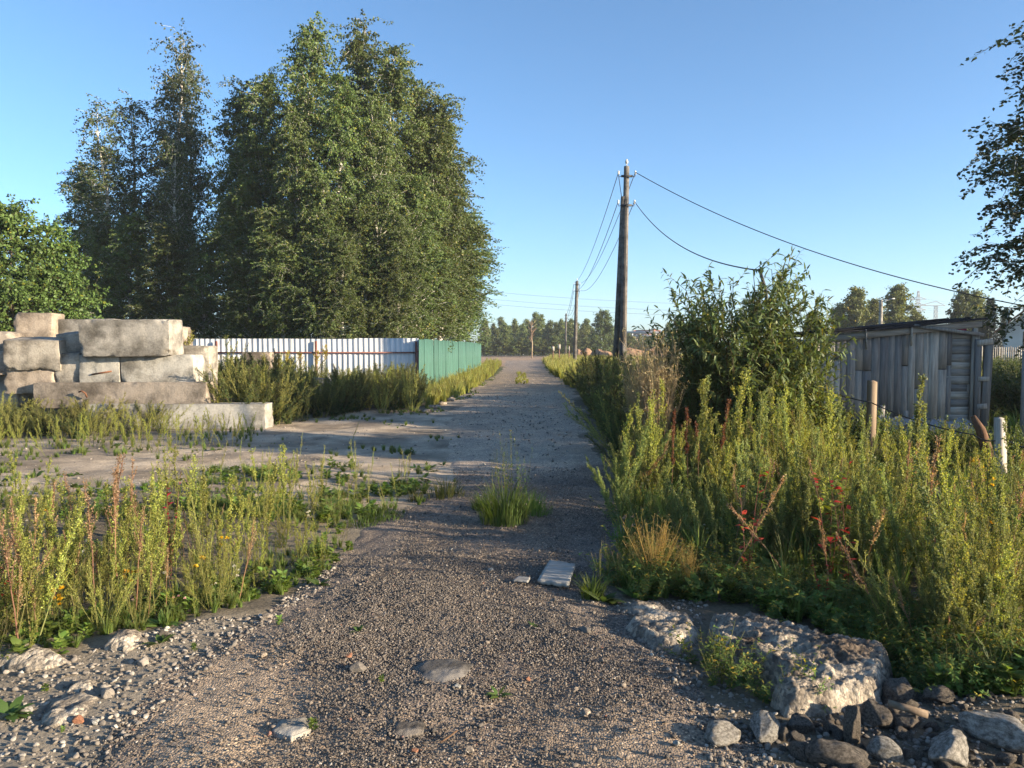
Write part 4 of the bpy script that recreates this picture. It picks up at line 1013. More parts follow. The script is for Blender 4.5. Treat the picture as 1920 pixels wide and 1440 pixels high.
g = Geo(); segs(g, [(-9, 0, tp.z), (-9, 0, tp.z), (0, 0, tp.z + 2.4)], [(5, 0, tp.z), (0, 0, tp.z + 2.4), (5, 0, tp.z)], .17, .17, (.5,) * 3, 4); link('jib', g.mesh('crane_jib', M_STEEL), o); tag(o, 'tiny pale tower crane on the horizon beside the pylon', 'crane')

# ---- far building, pipe bridge, soil heaps, field signs
def far_house(name, cx, Y, w, d, hw, hr, label, wallm, roofm, nwin=4, storeys=2, z0=0.):
    o = empty(name, (cx, Y, z0)); g = Geo(); box(g, (0, d / 2, hw / 2), (w, d, hw)); wl = link('wall', g.mesh('far_wall', wallm), o)
    g = Geo(); e = .5; g.add([(-w / 2 - e, -e, hw), (w / 2 + e, -e, hw), (w / 2 + e, d + e, hw), (-w / 2 - e, d + e, hw), (-w / 2 - e, d / 2, hw + hr), (w / 2 + e, d / 2, hw + hr)], [[0, 1, 5, 4], [2, 3, 4, 5]]); g.F.append(np.array([[0, 4, 3]])); g.F.append(np.array([[1, 2, 5]])); g.F.append(np.array([[0, 3, 2, 1]])); rf = link('roof', g.mesh('far_roof', roofm), o)
    gw = Geo(); box(gw, (0, 0, 0), (1.3, .12, 1.5)); mw = gw.mesh('far_window', M_GLASS)
    for s in range(storeys):
        for k in range(nwin): link('window', mw, o, (-w / 2 + (k + .5) * w / nwin, -.02, 1.8 + 3.0 * s))
    g = Geo(); box(g, (w * .25, d * .4, hw + hr * .8), (1, 1, 2.2)); link('chimney', g.mesh('far_chimney', M_BRICK), rf)
    return tag(o, label, 'building')
for px0, px1, pyt, hr, l, wm, rm in ((1166, 1200, 622, 2.4, 'long pale building with grey roof seen past the strutted pole', M_CONCP, M_TAR), (1196, 1240, 618, 3.0, 'far building with brownish roof between the pole and the willow', M_PLASTER, M_ROOF), (1232, 1290, 628, 2.5, 'far low building mostly hidden behind the willow', M_CONCP, M_ROOF)):
    D = 300; a = at(px0, pyt, D); b = at(px1, pyt, D); far_house('far_building', (a.x + b.x) / 2, D, b.x - a.x, 9, a.z - hr, hr, l, wm, rm)
D = 210; zt = at(1200, 623.5, D).z; x0 = at(1168, 640, D).x; x1 = at(1300, 640, D).x; o = empty('pipe_bridge', (x0, D, 0))
for z, r in ((zt, .35), (zt - .9, .22)):
    g = Geo(); tube(g, [(0, 0, z), (x1 - x0, 0, z)], r, (.5,) * 3, 8); link('pipe', g.mesh('bridge_pipe', M_STEEL), o)
for k in range(9):
    x = (x1 - x0) * (k + .2) / 9; g = Geo(); bar(g, (x, 0, -.2), (x, 0, zt - .3), .3, .3); bar(g, (x, .2, 0.2), (x + 1.1, .2, zt - .6), .16, .16) ; link('support', g.mesh('bridge_support', M_PLASTER), o)
tag(o, 'white pipe bridge on posts crossing behind the soil heaps', 'pipe bridge')
def heap(cx, cy, w, d, h, seed, label, col=(.24, .155, .10)):
    n = 40; A, B = np.meshgrid(np.linspace(-1, 1, n), np.linspace(-1, 1, n)); r = np.hypot(A, B); nz = fbm(A * 2.5 + seed, B * 2.5, seed, 4)
    Z_ = h * np.clip((1 - r ** 2) * .95 + nz * .5 * (1 - r ** 2), -.1, None) ; Z_ = np.where(r > 1, -.1, Z_)
    g = Geo(); g.add(np.stack([A * w / 2, B * d / 2, Z_], -1), grid_faces(n, n), col); o = link('soil_heap', g.mesh('soil_heap', M_GROUND, True), None, (cx, cy, 0)); tag(o, label, 'soil heap')
for px, D, w, pyt, l in ((1127, 100, 3.2, 652, 'reddish heap of dug soil in front of the round tree'), (1092, 110, 3.4, 653, 'long pale soil heap beside the reddish heap'), (1232, 90, 4.2, 651.5, 'brown soil heap next to the dry seeding weeds'), (1180, 120, 7, 654, 'low soil heap under the pipe bridge')):
    q = at(px, pyt, D); heap(q.x, D, w * 1.2, 4, q.z, px, l)
for px, py, D, l in ((1037, 648, 78, 'small white board on a stake in the yellow grass'), (1048.5, 644, 74, 'larger white board on a stake in the yellow grass'), (1067, 648, 80, 'narrow grey marker post in the yellow grass')):
    q = at(px, py, D); o = empty('notice_board', (q.x, D, 0)); g = Geo(); box(g, (0, .04, q.z / 2), (.09, .06, q.z)); link('stake', g.mesh('board_stake', M_BROWN), o); w = .12 if px > 1060 else .28; g = Geo(); box(g, (0, -.02, q.z - .32), (w, .03, .45)); link('board', g.mesh('board_panel', M_CONCW), o); tag(o, l, 'notice board')
g = Geo(); bt = at(997, 603, 120)
o = empty('dead_tree', (bt.x, 120, -.1)); pts = [(0, 0, 0), (.1, 0, bt.z * .4), (-.1, 0, bt.z * .75), (.1, 0, bt.z)]; tube(g, pts, [.12, .09, .05, .015], (.33, .25, .17), 6); link('trunk', g.mesh('dead_trunk', M_BARK), o)
g = Geo(); rr = np.random.default_rng(4); P0 = np.array([(0, 0, z) for z in rr.uniform(bt.z * .4, bt.z * .95, 26)]); P1 = P0 + np.stack([rr.uniform(-1, 1, 26) * .9, rr.uniform(-.5, .5, 26), rr.uniform(.4, 1.2, 26)], 1); segs(g, P0, P1, .035, .012, (.30, .2, .13), 4); link('branches', g.mesh('dead_branches', M_BARK), o); tag(o, 'bare brown dead young tree standing before the far tree row', 'dead tree')

# ---- white house and picket fence
D = 68; e = at(1884, 612, D); hx = e.x; o = empty('white_house', (hx, D, 0), -.55); hw = e.z; g = Geo(); Wd_ = 7.0; ridge = hw + 3.0
g.add([(0, 0, 0), (Wd_, 0, 0), (Wd_, 0, hw), (Wd_ / 2, 0, ridge), (0, 0, hw), (0, 8, 0), (Wd_, 8, 0), (Wd_, 8, hw), (Wd_ / 2, 8, ridge), (0, 8, hw)], [[0, 5, 6, 1], [0, 4, 9, 5], [1, 6, 7, 2]]); g.F.append(np.array([[0, 1, 2, 3, 4]])); g.F.append(np.array([[6, 5, 9, 8, 7]])); link('wall', g.mesh('house_wall', M_PLASTER), o)
for s in (-1, 1):
    g = Geo(); c = Wd_ / 2; sl = np.array([s * (c + .75), 0, -(ridge - hw) * (c + .75) / c]); p0 = np.array([c, -.7, ridge + .1]); p1 = p0 + sl; th = np.array([0, 0, .14]); dy = np.array([0, 9.4, 0])
    g.add([p0, p1, p1 + dy, p0 + dy, p0 + th, p1 + th, p1 + dy + th, p0 + dy + th], [[0, 1, 2, 3], [7, 6, 5, 4], [0, 4, 5, 1], [1, 5, 6, 2], [2, 6, 7, 3]]); link('roof', g.mesh('house_roof', M_ROOF), o)
g = Geo(); box(g, (1.85, -.03, 2.2), (1.0, .1, 1.7)); wd = link('window', g.mesh('house_window', M_WOODB), o); g = Geo(); box(g, (1.85, -.09, 2.2), (.62, .04, 1.3)); link('pane', g.mesh('house_pane', M_GLASS), wd)
tag(o, 'white house with brown gabled roof behind the picket fence', 'house')
D = 60; x0 = at(1800, 680, D).x; o = empty('picket_fence', (x0, D, 0)); zt = at(1890, 651, D).z; zb = at(1890, 684, D).z
gk = Geo(); box(gk, (0, 0, (zt + zb) / 2), (.09, .03, zt - zb)); gk.add([(-.045, -.015, zt), (.045, -.015, zt), (.045, .015, zt), (-.045, .015, zt), (0, 0, zt + .08)], [[0, 1, 4, 4]][:0] or np.zeros((0, 4), int)); gk.F.append(np.array([[0, 1, 4], [1, 2, 4], [2, 3, 4], [3, 0, 4]]) + 8); mk = gk.mesh('picket', M_WOODV)
for k in range(52): link('picket', mk, o, (k * .17, nrng.uniform(-.02, .02), nrng.uniform(-.05, .05)))
for z in (zb + .25, zt - .3):
    g = Geo(); bar(g, (-.1, .05, z), (8.9, .05, z), .05, .09); link('rail', g.mesh('picket_rail', M_WOODH), o)
g = Geo(); box(g, (4.4, .1, zb / 2 + .05), (9.0, .3, zb + .1)); link('base', g.mesh('picket_base', M_CONC), o)
tag(o, 'weathered wooden picket fence in front of the white house', 'picket fence')

# ---- plank shed
SY = 13.6
def S2(px, py, dy=0.): return np.array(at(px, py, SY + dy))
sh = empty('plank_shed', (0, SY, 0)); tag(sh, 'weathered grey plank shed with sagging black felt roof', 'shed')
rg = random.Random(12)
xl = S2(1520, 700)[0]; xm = S2(1783, 700)[0]; xrr = S2(1822, 700)[0]
def wall_top(x): return np.interp(x, [S2(1535, 0)[0], S2(1835, 0)[0]], [S2(1535, 634)[2], S2(1835, 606)[2]])
x = xl
k = 0
while x < xm - .04:
    w_ = min(rg.choice([.10, .115, .13, .15, .165]), xm - x); zt = wall_top(x + w_ / 2); zb = .28 + rg.uniform(-.12, .14)
    cut = rg.random() < .38; parts_ = [(zb, zt)]
    if cut:
        zc = rg.uniform(.7, 1.5); parts_ = [(zb, zc - .006), (zc + .006, zt)]
    for z0, z1 in parts_:
        if z1 - z0 < .08: continue
        g = Geo(); yo = rg.uniform(-.004, .004)
        n = 6
        t = rg.uniform(-.006, .006); box(g, (0, 0, 0), (w_ - (rg.uniform(.006, .012) if rg.random() < .18 else .0006), .022, z1 - z0))
        link('plank', g.mesh('plank', M_WOODV), sh, (x + w_ / 2, yo, (z0 + z1) / 2), (rg.uniform(-.006, .006), t, 0))
    x += w_; k += 1
z = .34
while z < S2(1800, 622)[2]:
    hb = rg.uniform(.11, .15); g = Geo(); box(g, (0, 0, 0), (xrr - xm + .12, .025, hb - .0015)); link('board', g.mesh('side_board', M_WOODH), sh, ((xm + xrr) / 2 - .03, rg.uniform(.0, .012), z + hb / 2), (rg.uniform(-.02, .01), rg.uniform(-.008, .008), 0)); z += hb
g = Geo(); box(g, (0, 0, 0), (.085, .05, 1.75)); link('corner_post', g.mesh('corner_post', M_WOODV), sh, (S2(1822, 700)[0], -.045, 1.12), (0, .012, 0))
g = Geo(); bar(g, S2(1832, 622) - np.array([0, SY, 0]) + [0, .02, 0], S2(1812, 795) - np.array([0, SY, 0]) + [0, .02, 0], .05, .12, up=(1, 0, 0)); link('corner_post', g.mesh('corner_post', M_WOODV), sh)
O = np.array([0, SY, 0])
a, b = S2(1525, 634) - O, S2(1837, 604) - O
g = Geo(); bar(g, a + [0, -.06, -.03], b + [0, -.06, -.03], .03, .115, up=(0, 0, 1)); link('fascia', g.mesh('fascia', M_WOODH), sh)
rf = None
for q in range(4):
    g = Geo(); dz = .022 * q; u0 = (.0, -.02, .03, .09)[q]; u1 = (1.02, 1.0, .93, .8)[q]
    p0 = a + (b - a) * u0 + np.array([0, -.14 + .02 * q, .035 + dz]); p1 = a + (b - a) * u1 + np.array([0, -.14 + .02 * q, .035 + dz])
    n = 14; tt = np.linspace(0, 1, n); V = []
    for yy, zz in ((0, 0), (2.6, -.03)):
        for o_ in (0, .02): V += [p0 + (p1 - p0) * t_ + np.array([0, yy, zz + o_ + .006 * math.sin(9 * t_ + q * 2.1) + rg.uniform(-.008, .008)]) for t_ in tt]
    i = np.arange(n - 1); F = np.concatenate([np.stack([i, i + 1, n + i + 1, n + i], 1), np.stack([2 * n + i + 1, 2 * n + i, 3 * n + i, 3 * n + i + 1], 1), np.stack([n + i, n + i + 1, 3 * n + i + 1, 3 * n + i], 1), np.stack([i + 1, i, 2 * n + i, 2 * n + i + 1], 1)])
    g.add(np.array(V), F); m_ = link('roof' if q == 0 else 'felt_sheet', g.mesh('felt', M_TAR), sh if q == 0 else rf)
    if q == 0: rf = m_
for x0, x1, d_, nm in ((xl, xl + .03, 2.4, 'side_wall'), (xrr, xrr + .03, 2.4, 'side_wall')):
    g = Geo(); box(g, ((x0 + x1) / 2, d_ / 2 + .06, .95), (.03, d_, 1.7)); link(nm, g.mesh('side_wall', M_WOODH), sh)
g = Geo(); box(g, ((xl + xrr) / 2, 2.45, .95), (xrr - xl, .03, 1.7)); link('rear_wall', g.mesh('rear_wall', M_WOODH), sh)
g = Geo(); bar(g, S2(1708, 611) - O + [0, -.10, 0], S2(1838, 628) - O + [0, -.10, 0], .05, .055); link('brace', g.mesh('brace', M_WOODV), sh)
g = Geo(); box(g, S2(1800, 617) - O + [0, .03, 0], (.26, .02, .12)); link('cloth_scrap', g.mesh('cloth_scrap', M_PINK), sh)
for px0, py0, px1, py1 in ((1618, 618, 1622, 655), (1703, 612, 1706, 648)):
    g = Geo(); bar(g, S2(px0, py0) - O + [0, -.11, 0], S2(px1, py1) - O + [0, -.05, 0], .05, .012, up=(1, 0, 0)); link('strap', g.mesh('strap', M_WOODP), sh)
fr = empty('timber_frame', (S2(1840, 700)[0], SY - .1, 0)); tag(fr, 'grey timber frame with gaps leaning beside the shed corner', 'frame'); O2 = np.array(fr.location)
for a_, b_, w_, nm in (((1828, 636), (1824, 800), .10, 'post'), ((1848, 640), (1838, 800), .14, 'post'), ((1824, 644), (1853, 640), .10, 'rail'), ((1826, 710), (1846, 710), .08, 'rail'), ((1824, 762), (1842, 760), .09, 'rail')):
    g = Geo(); bar(g, S2(*a_) - np.array([0, SY, 0]) - [O2[0], 0, 0], S2(*b_) - np.array([0, SY, 0]) - [O2[0], 0, 0], .04, w_ if nm == 'rail' else .04, up=(0, 0, 1)) if nm == 'rail' else bar(g, S2(*a_) - np.array([0, SY, 0]) - [O2[0], 0, 0], S2(*b_) - np.array([0, SY, 0]) - [O2[0], 0, 0], .05, w_, up=(1, 0, 0))
    link(nm, g.mesh('frame_' + nm, M_WOODV), fr, (0, -.02 if nm == 'rail' else 0, 0))
# faded sheets and planks dumped at the foot of the shed
def crumple(name, px, py, Y, w, h, seed, m, label, cat):
    n = 26; A, B = np.meshgrid(np.linspace(-.5, .5, n), np.linspace(0, 1, n)); nz = fbm(A * 4 + seed, B * 4, seed, 4); q = at(px, py, Y)
    edge = 1 + .25 * fbm(A * 0 + B * 3 + seed, A * 3, seed + 3, 3)
    V = np.stack([A * w * edge, .25 * B * h + nz * .18, B * h * .85 * edge + nz * .10], -1); g = Geo(); F = grid_faces(n, n)
    V2 = V + np.array([0, .012, -.004]); g.add(V.reshape(-1, 3), F); g.add(V2.reshape(-1, 3), F[:, ::-1]); o = link(name, g.mesh(name, m, True), None, (q.x, Y, q.z)); tag(o, label, cat)
crumple('tarpaulin', 1705, 828, 13.1, .85, .42, 3, M_BAG, 'crumpled faded blue grey tarpaulin at the foot of the shed', 'tarpaulin')
crumple('tarpaulin', 1785, 832, 12.9, .75, .42, 8, M_BAG, 'second crumpled tarpaulin below the horizontal boards of the shed', 'tarpaulin')
crumple('tarpaulin', 1688, 948, 8.9, .26, .2, 9, M_BAG, 'small pale plastic scrap caught in the tall weeds', 'plastic scrap')
for a_, b_, l in (((1698, 770), (1703, 835), 'short dark plank leaning against the shed wall'), ((1655, 760), (1650, 830), 'short plank propped under the shed')):
    g = Geo(); bar(g, S2(*a_, -.22), S2(*b_, -.3), .02, .085, up=(1, 0, 0)); o = link('loose_plank', g.mesh('loose_plank', M_WOODV)); tag(o, l, 'plank')
# ---- wire fence of the plot
def fpost(px, pyt, Y, w, m, label, tilt=(0, 0), r=False):
    q = at(px, pyt, Y); z0 = Hz(q.x, Y) - .2; g = Geo(); hh = q.z - z0
    box(g, (0, 0, hh / 2), (w, w * .8, hh)); V = g.V[0]; V[V[:, 2] > hh * .9] *= np.array([.93, .93, 1]); V[V[:, 2] > hh * .9, 2] += np.array([.0, .02, .0, .02]) if (V[:, 2] > hh * .9).sum() == 4 else 0
    o = link('fence_post', g.mesh('fence_post', m), None, (q.x, Y, z0), (tilt[0], tilt[1], .2)); return tag(o, label, 'post')
fpost(1634, 716, 10.4, .105, M_WOODB, 'square brown wooden fence post in front of the shed wall', (0, .01))
fpost(1881, 786, 8.8, .105, M_WOODV, 'pale square wooden fence post beside the leaning stump', (0, -.04))
fpost(1925, 660, 12.5, .10, M_WOODV, 'grey fence post further along the plot boundary')
q = at(1838, 880, 9.0); g = Geo(); P = [at(1868, 920, 9.0), at(1855, 860, 9.0), at(1838, 805, 9.05), at(1824, 780, 9.1)]; tube(g, P, [.075, .07, .055, .03], (.11, .06, .035), 9); o = link('leaning_stump', g.mesh('leaning_stump', M_BARK)); tag(o, 'rusty brown leaning stump holding the fence wire', 'stump')
Wp = [np.array(at(1470, 700, 11.5)), np.array(at(1634, 755, 10.33)), np.array(at(1825, 815, 9.0)), np.array(at(1881, 822, 8.74)), np.array(at(2000, 850, 8.3))]
for i in range(4): cable(Wp[i], Wp[i + 1], .05, ('strand of fence wire entering the willow', 'sagging fence wire between the brown post and the stump', 'short fence wire between the stump and the pale post', 'fence wire running on past the pale post')[i], .008, 'fence_wire', n=8)
# ================================================================== stones and rubble
def ico(sub):
    import bmesh
    bm = bmesh.new(); bmesh.ops.create_icosphere(bm, subdivisions=sub, radius=1.0); V = np.array([v.co[:] for v in bm.verts]); F = np.array([[v.index for v in f.verts] for f in bm.faces]); bm.free(); return V, F
ICO = {k: ico(k) for k in (1, 2, 3, 4)}
def rock_mesh(name, seed, m, sub=3, flat=.7, cuts=9, rough=.1, smooth=False):
    rng = np.random.default_rng(seed); V, F = ICO[sub]; V = V.copy()
    for _ in range(cuts):
        n = rnd_unit(rng, 1)[0]; d = rng.uniform(.55, .92); s = V @ n; k = s > d; V[k] -= (s[k] - d)[:, None] * n
    nz = fbm(V[:, 0] * 2.3 + V[:, 2] * 1.9 + seed, V[:, 1] * 2.3 - V[:, 2] * 1.3, seed, 4); V = V * (1 + rough * nz)[:, None] * np.array([1, rng.uniform(.7, 1), flat])
    g = Geo(); g.add(V, F); return g.mesh(name, m, smooth)
PEB = proto_col('scatter_pebble', [rock_mesh('pebble', 400 + k, M_PEBBLE, 2, (.5, .7, .45, .6, .8, .4, .65)[k], 11, .25) for k in range(7)])
SST = proto_col('scatter_stone', [rock_mesh('stone', 420 + k, M_SANDSTONE, 2, (.5, .7, .4, .6)[k], 11, .25) for k in range(4)])
rng = np.random.default_rng(77)
def peb_scatter(name, label, poly, n, lo, hi, col, seed, power=3.0, dens=None, cat='gravel', sink=.2):
    r = np.random.default_rng(seed); q = in_poly(poly, n, r, dens); n = len(q); s = lo + (hi - lo) * r.random(n) ** power
    z = Zsv(q[:, 0], q[:, 1]) + (0.010 * fbm(q[:, 0] * 14, q[:, 1] * 14, 21, 3)) * (1 - sstep(8, 16, q[:, 1])) + s * sink
    return scatter(name, label, cat, np.stack([q[:, 0], q[:, 1], z], 1), r.uniform(-.6, .6, (n, 3)) + np.stack([np.zeros(n), np.zeros(n), r.uniform(0, 6.28, n)], 1), s, col, seed)
RN = gpoly(ROAD_NEAR + ROAD_NEAR_R)
near_d = lambda x, y: np.clip(1.25 - (y - 2.6) / 5.2, .12, 1) * np.clip(.55 + 1.2 * fbm(x * 1.4, y * 1.4, 90, 3), .15, 1)
DUSTY = gpoly([(150, 1500), (240, 1330), (420, 1240), (600, 1250), (660, 1330), (560, 1500)]); DUST2 = gpoly([(1000, 1520), (1020, 1370), (1250, 1360), (1330, 1520)])
near2 = lambda x, y: near_d(x, y) * (1 - .72 * sstep(-.25, .2, np.maximum(sdist(DUSTY, x, y), sdist(DUST2, x, y)) + .3 * fbm(x * 2, y * 2, 92, 3)))
peb_scatter('gravel', 'loose dark crushed asphalt gravel covering the road surface', RN, 105000, .0022, .0082, PEB, 1, 1.7, near2, 'gravel', .05)
peb_scatter('gravel', 'coarse scattered gravel stones lying on the road', RN, 1400, .008, .018, PEB, 2, 3.0)
RB = gpoly([(-80, 1440), (-80, 1270), (150, 1240), (330, 1185), (500, 1160), (580, 1085), (650, 1035), (600, 1110), (420, 1250), (230, 1400), (120, 1560)])
peb_scatter('rubble', 'pale pebbles and crumbs of rubble along the weedy road edge', RB, 3200, .003, .020, SST, 3, 3.6, None, 'rubble')
RB2 = gpoly([(1150, 1130), (1330, 1130), (1300, 1250), (1450, 1340), (1560, 1280), (1760, 1310), (1960, 1340), (2100, 1500), (1400, 1600), (1290, 1330), (1190, 1200)])
peb_scatter('rubble', 'grey rubble crumbs around the broken concrete slab', RB2, 4200, .003, .018, SST, 4, 3.0, None, 'rubble')
peb_scatter('pebbles', 'small pebbles strewn over the sandy yard', YARD, 3500, .006, .026, SST, 5, 3.5, None, 'pebbles')
ROADMID = gpoly([(850, 860), (850, 790), (900, 740), (1060, 740), (1090, 800), (1120, 860)])
peb_scatter('pebbles', 'small stones on the shaded dirt stretch of the road', ROADMID, 1500, .008, .03, SST, 6, 3.5, None, 'pebbles')

ASP = proto_col('scatter_clod', [rock_mesh('clod', 440 + k, M_ASPH, 3, (.6, .8, .5)[k], 11, .3) for k in range(3)])
RB3 = gpoly([(1440, 1345), (1560, 1300), (1700, 1275), (1790, 1310), (1960, 1365), (1960, 1500), (1500, 1500)])
peb_scatter('rubble', 'dark broken asphalt clods heaped in the hollow by the slab', RB3, 200, .010, .045, ASP, 7, 2.4, None, 'rubble')
def chunk(name, outline, zoff, thick, seed, m, label, cat, tilt=(0, 0), rough=.05, edge=.07, step=.013):
    """a thick broken slab with rough top and crumbling rim, from its outline on the ground"""
    P = np.array([tuple(gnd(px, py, zoff).xy) for px, py in outline]); c = P.mean(0); P = P - c
    lo, hi = P.min(0) - .05, P.max(0) + .05
    A, B = np.meshgrid(np.arange(lo[0], hi[0], step), np.arange(lo[1], hi[1], step))
    sd_ = sdist(P, A, B) + min(.05, .05 * (hi - lo).max()) * fbm(A * 6, B * 6, seed, 4)
    nz = fbm(A * 5 + seed, B * 5, seed + 5, 5); nz2 = .5 - 2.2 * np.abs(fbm(A * 15, B * 15, seed + 7, 3))
    top = thick * (sstep(-.012, edge, sd_) ** .6) + rough * nz * sstep(0, edge * 2, sd_) + rough * (.45 * nz2 + .25 * fbm(A * 60, B * 60, seed + 8, 2)) + tilt[0] * A + tilt[1] * B
    bot = -.12 + 0 * A
    # rim bulges outward a little below the top so the side reads as broken stone
    keepv = sd_ > -.02; F = grid_faces(*A.shape); k = keepv.ravel()[F].all(1); F = F[k]
    used, inv = np.unique(F, return_inverse=True); Fi = inv.reshape(-1, 4)
    Vt = np.stack([A, B, top], -1).reshape(-1, 3)[used]; Vb = np.stack([A * .94, B * .94, bot], -1).reshape(-1, 3)[used]
    dirt = sstep(.02, .13, sd_ + .10 * nz) * sstep(-.35, .15, fbm(A * 3.3, B * 3.3, seed + 11, 3)); dc = (np.array([.80, .78, .74]) * (1 - dirt[..., None]) + np.array([.44, .39, .35]) * dirt[..., None]).reshape(-1, 3)[used]
    g = Geo(); n = len(used); g.add(np.concatenate([Vt, Vb]), np.concatenate([Fi, Fi[:, ::-1] + n]), np.concatenate([dc, dc * 0 + .6]))
    e = {}
    for f in Fi:
        for i in range(4):
            a_, b_ = f[i], f[(i + 1) % 4]; e[(a_, b_)] = 1
    side = [[b_, a_, a_ + n, b_ + n] for (a_, b_) in e if (b_, a_) not in e]
    g.F.append(np.array(side))
    o = link(name, g.mesh(name, m, False), None, (c[0], c[1], Zs(*c) + .004))
    return tag(o, label, cat)
chunk('concrete_slab', [(1318, 1150), (1330, 1126), (1400, 1122), (1490, 1138), (1580, 1166), (1660, 1180), (1682, 1222), (1650, 1262), (1560, 1290), (1470, 1288), (1440, 1262), (1450, 1222), (1400, 1205), (1345, 1196)], .16, .20, 31, M_RUBBLE, 'large rough broken concrete slab lying at the weedy road edge', 'concrete slab', (.0, -.03), .06)
chunk('concrete_lump', [(1175, 1165), (1230, 1148), (1300, 1155), (1312, 1180), (1270, 1215), (1225, 1212), (1190, 1190)], .05, .07, 32, M_RUBBLE, 'flat whitish concrete lump next to the large broken slab', 'concrete lump', (0, 0), .04, .06)
chunk('concrete_lump', [(1160, 1142), (1190, 1130), (1240, 1132), (1250, 1142), (1200, 1150)], .02, .04, 33, M_RUBBLE, 'thin whitish concrete flake at the road edge behind the flat lump', 'concrete lump', (0, 0), .03, .05)
chunk('flat_stone', [(782, 1262), (800, 1248), (850, 1245), (880, 1256), (868, 1276), (835, 1288), (795, 1282)], .03, .012, 34, M_POLE, 'flat grey stone set in the middle of the gravel road', 'stone', (0, 0), .006, .03, .007)
chunk('flat_stone', [(85, 1345), (100, 1312), (160, 1295), (185, 1308), (150, 1340), (100, 1355)], .03, .025, 35, M_RUBBLE, 'flat tan stone plate at the rubble edge under the weeds', 'stone', (0, 0), .03, .04, .012)
chunk('flat_stone', [(130, 1290), (150, 1276), (178, 1276), (170, 1290)], .03, .03, 36, M_RUBBLE, 'small light grey flat stone above the tan plate', 'stone', (0, 0), .006, .02, .006)
chunk('flat_stone', [(520, 1378), (535, 1360), (568, 1358), (575, 1378), (548, 1388)], .02, .010, 37, M_CONC, 'pale grey flat stone pressed into the gravel near a small weed', 'stone', (0, 0), .006, .02, .006)
chunk('asphalt_piece', [(735, 1384), (745, 1366), (790, 1366), (788, 1382), (760, 1388)], .02, .010, 38, M_ASPH, 'thin dark asphalt piece lying on the gravel', 'asphalt piece', (0, 0), .006, .02, .006)
chunk('concrete_lump', [(200, 1222), (215, 1203), (265, 1200), (270, 1213), (240, 1225)], .03, .035, 39, M_RUBBLE, 'whitish crumbly lump under the tall weeds at the road edge', 'concrete lump', (0, 0), .03, .04, .012)
chunk('concrete_lump', [(-30, 1215), (20, 1190), (80, 1205), (130, 1240), (60, 1250), (-20, 1240)], .04, .045, 40, M_RUBBLE, 'long whitish concrete lump half buried in the weeds', 'concrete lump', (0, 0), .04, .05, .015)
def rock(px, py, size, seed, m, label, cat='stone', flat=.7, name='stone', z=None, rotz=None, sub=4, sq=(1, 1)):
    q = gnd(px, py); zz = Zs(q.x, q.y) if z is None else z
    o = link(name, rock_mesh(name, seed, m, sub, flat, 10, .16), None, (q.x, q.y, zz + size * flat * .45), (0, 0, seed * 1.3 if rotz is None else rotz)); o.scale = (size * sq[0], size * sq[1], size); return tag(o, label, cat)
rock(1430, 1383, .085, 501, M_PALER, 'whitish angular stone in front of the hollow by the slab', sq=(1.2, .8))
rock(1350, 1392, .08, 502, M_PALER, 'pale crumbly stone beside the whitish angular one at the gravel edge', flat=.5, sq=(1, 1.2))
rock(1500, 1378, .06, 503, M_ASPH, 'small brown black asphalt lump behind the dark upright slab', 'asphalt lump', name='asphalt_lump')
rock(1502, 1425, .06, 504, M_ASPH, 'rounded dark lump at the near edge of the hollow', 'asphalt lump', name='asphalt_lump')
rock(1570, 1440, .10, 505, M_ASPH, 'broad dark brown asphalt lump at the near rubble edge', 'asphalt lump', name='asphalt_lump', sq=(1.25, .8))
rock(1598, 1402, .085, 506, M_ASPH, 'upright black asphalt slab standing in the hollow', 'asphalt slab', name='asphalt_slab', flat=1.5, sq=(.7, .45))
rock(1640, 1368, .075, 507, M_ASPH, 'dark wedge shaped lump leaning behind the upright black slab', 'asphalt lump', name='asphalt_lump', flat=1.0)
rock(1690, 1312, .10, 508, M_ASPH, 'grey brown boulder on the spoil beside the large slab', 'stone')
rock(1735, 1305, .055, 509, M_PALER, 'pale flat stone on the grey brown boulder side', 'stone', flat=.45)
rock(1760, 1330, .07, 510, M_ASPH, 'dark stone at the edge of the tall weeds', 'stone')
rock(1700, 1375, .065, 511, M_ASPH, 'brown lump below the wooden stick', 'stone')
rock(1655, 1430, .075, 512, M_PALER, 'bright pale stone at the near rubble edge', 'stone')
rock(1780, 1432, .12, 513, M_PALER, 'large pale grey stone at the near rubble edge', 'stone', flat=.5, sq=(1.3, .8))
rock(1880, 1405, .13, 514, M_PALER, 'large whitish lump under the pebble bank', 'stone', flat=.55, sq=(1.3, .8))
rock(1790, 1400, .05, 515, M_ASPH, 'small dark clod between the large pale stones', 'stone')
rock(1345, 1155 - 25, .075, 516, M_ASPH, 'dark earth lump behind the large slab', 'stone')
rock(1190, 868 + 60, .10, 517, M_RUBBLE, 'grey stone at the foot of the tall weeds beside the road', 'stone')
rock(180, 1362, .022, 521, M_CONCW, 'small white stone beside the brick piece', 'stone')
rock(148, 1360, .028, 522, M_BRICK, 'small orange brick piece at the rubble edge', 'brick piece', name='brick_piece')
rock(50, 1338, .035, 523, M_CONCW, 'pale oval stone at the rubble edge by a low weed', 'stone', flat=.5)
rock(203, 1315, .035, 524, M_SANDSTONE, 'tan stone standing beside the flat tan plate', 'stone', flat=.9)
rock(270, 1258, .04, 525, M_SANDSTONE, 'rounded tan stone on the rubble edge', 'stone')
rock(305, 1212, .03, 526, M_RUBBLE, 'pale stone in the road edge rubble', 'stone')
rock(502, 1170, .035, 527, M_CONCP, 'pale pinkish stone at the gravel edge', 'stone', flat=.5)
rock(494, 1252, .02, 528, M_CONCP, 'small cream stone on the gravel', 'stone')
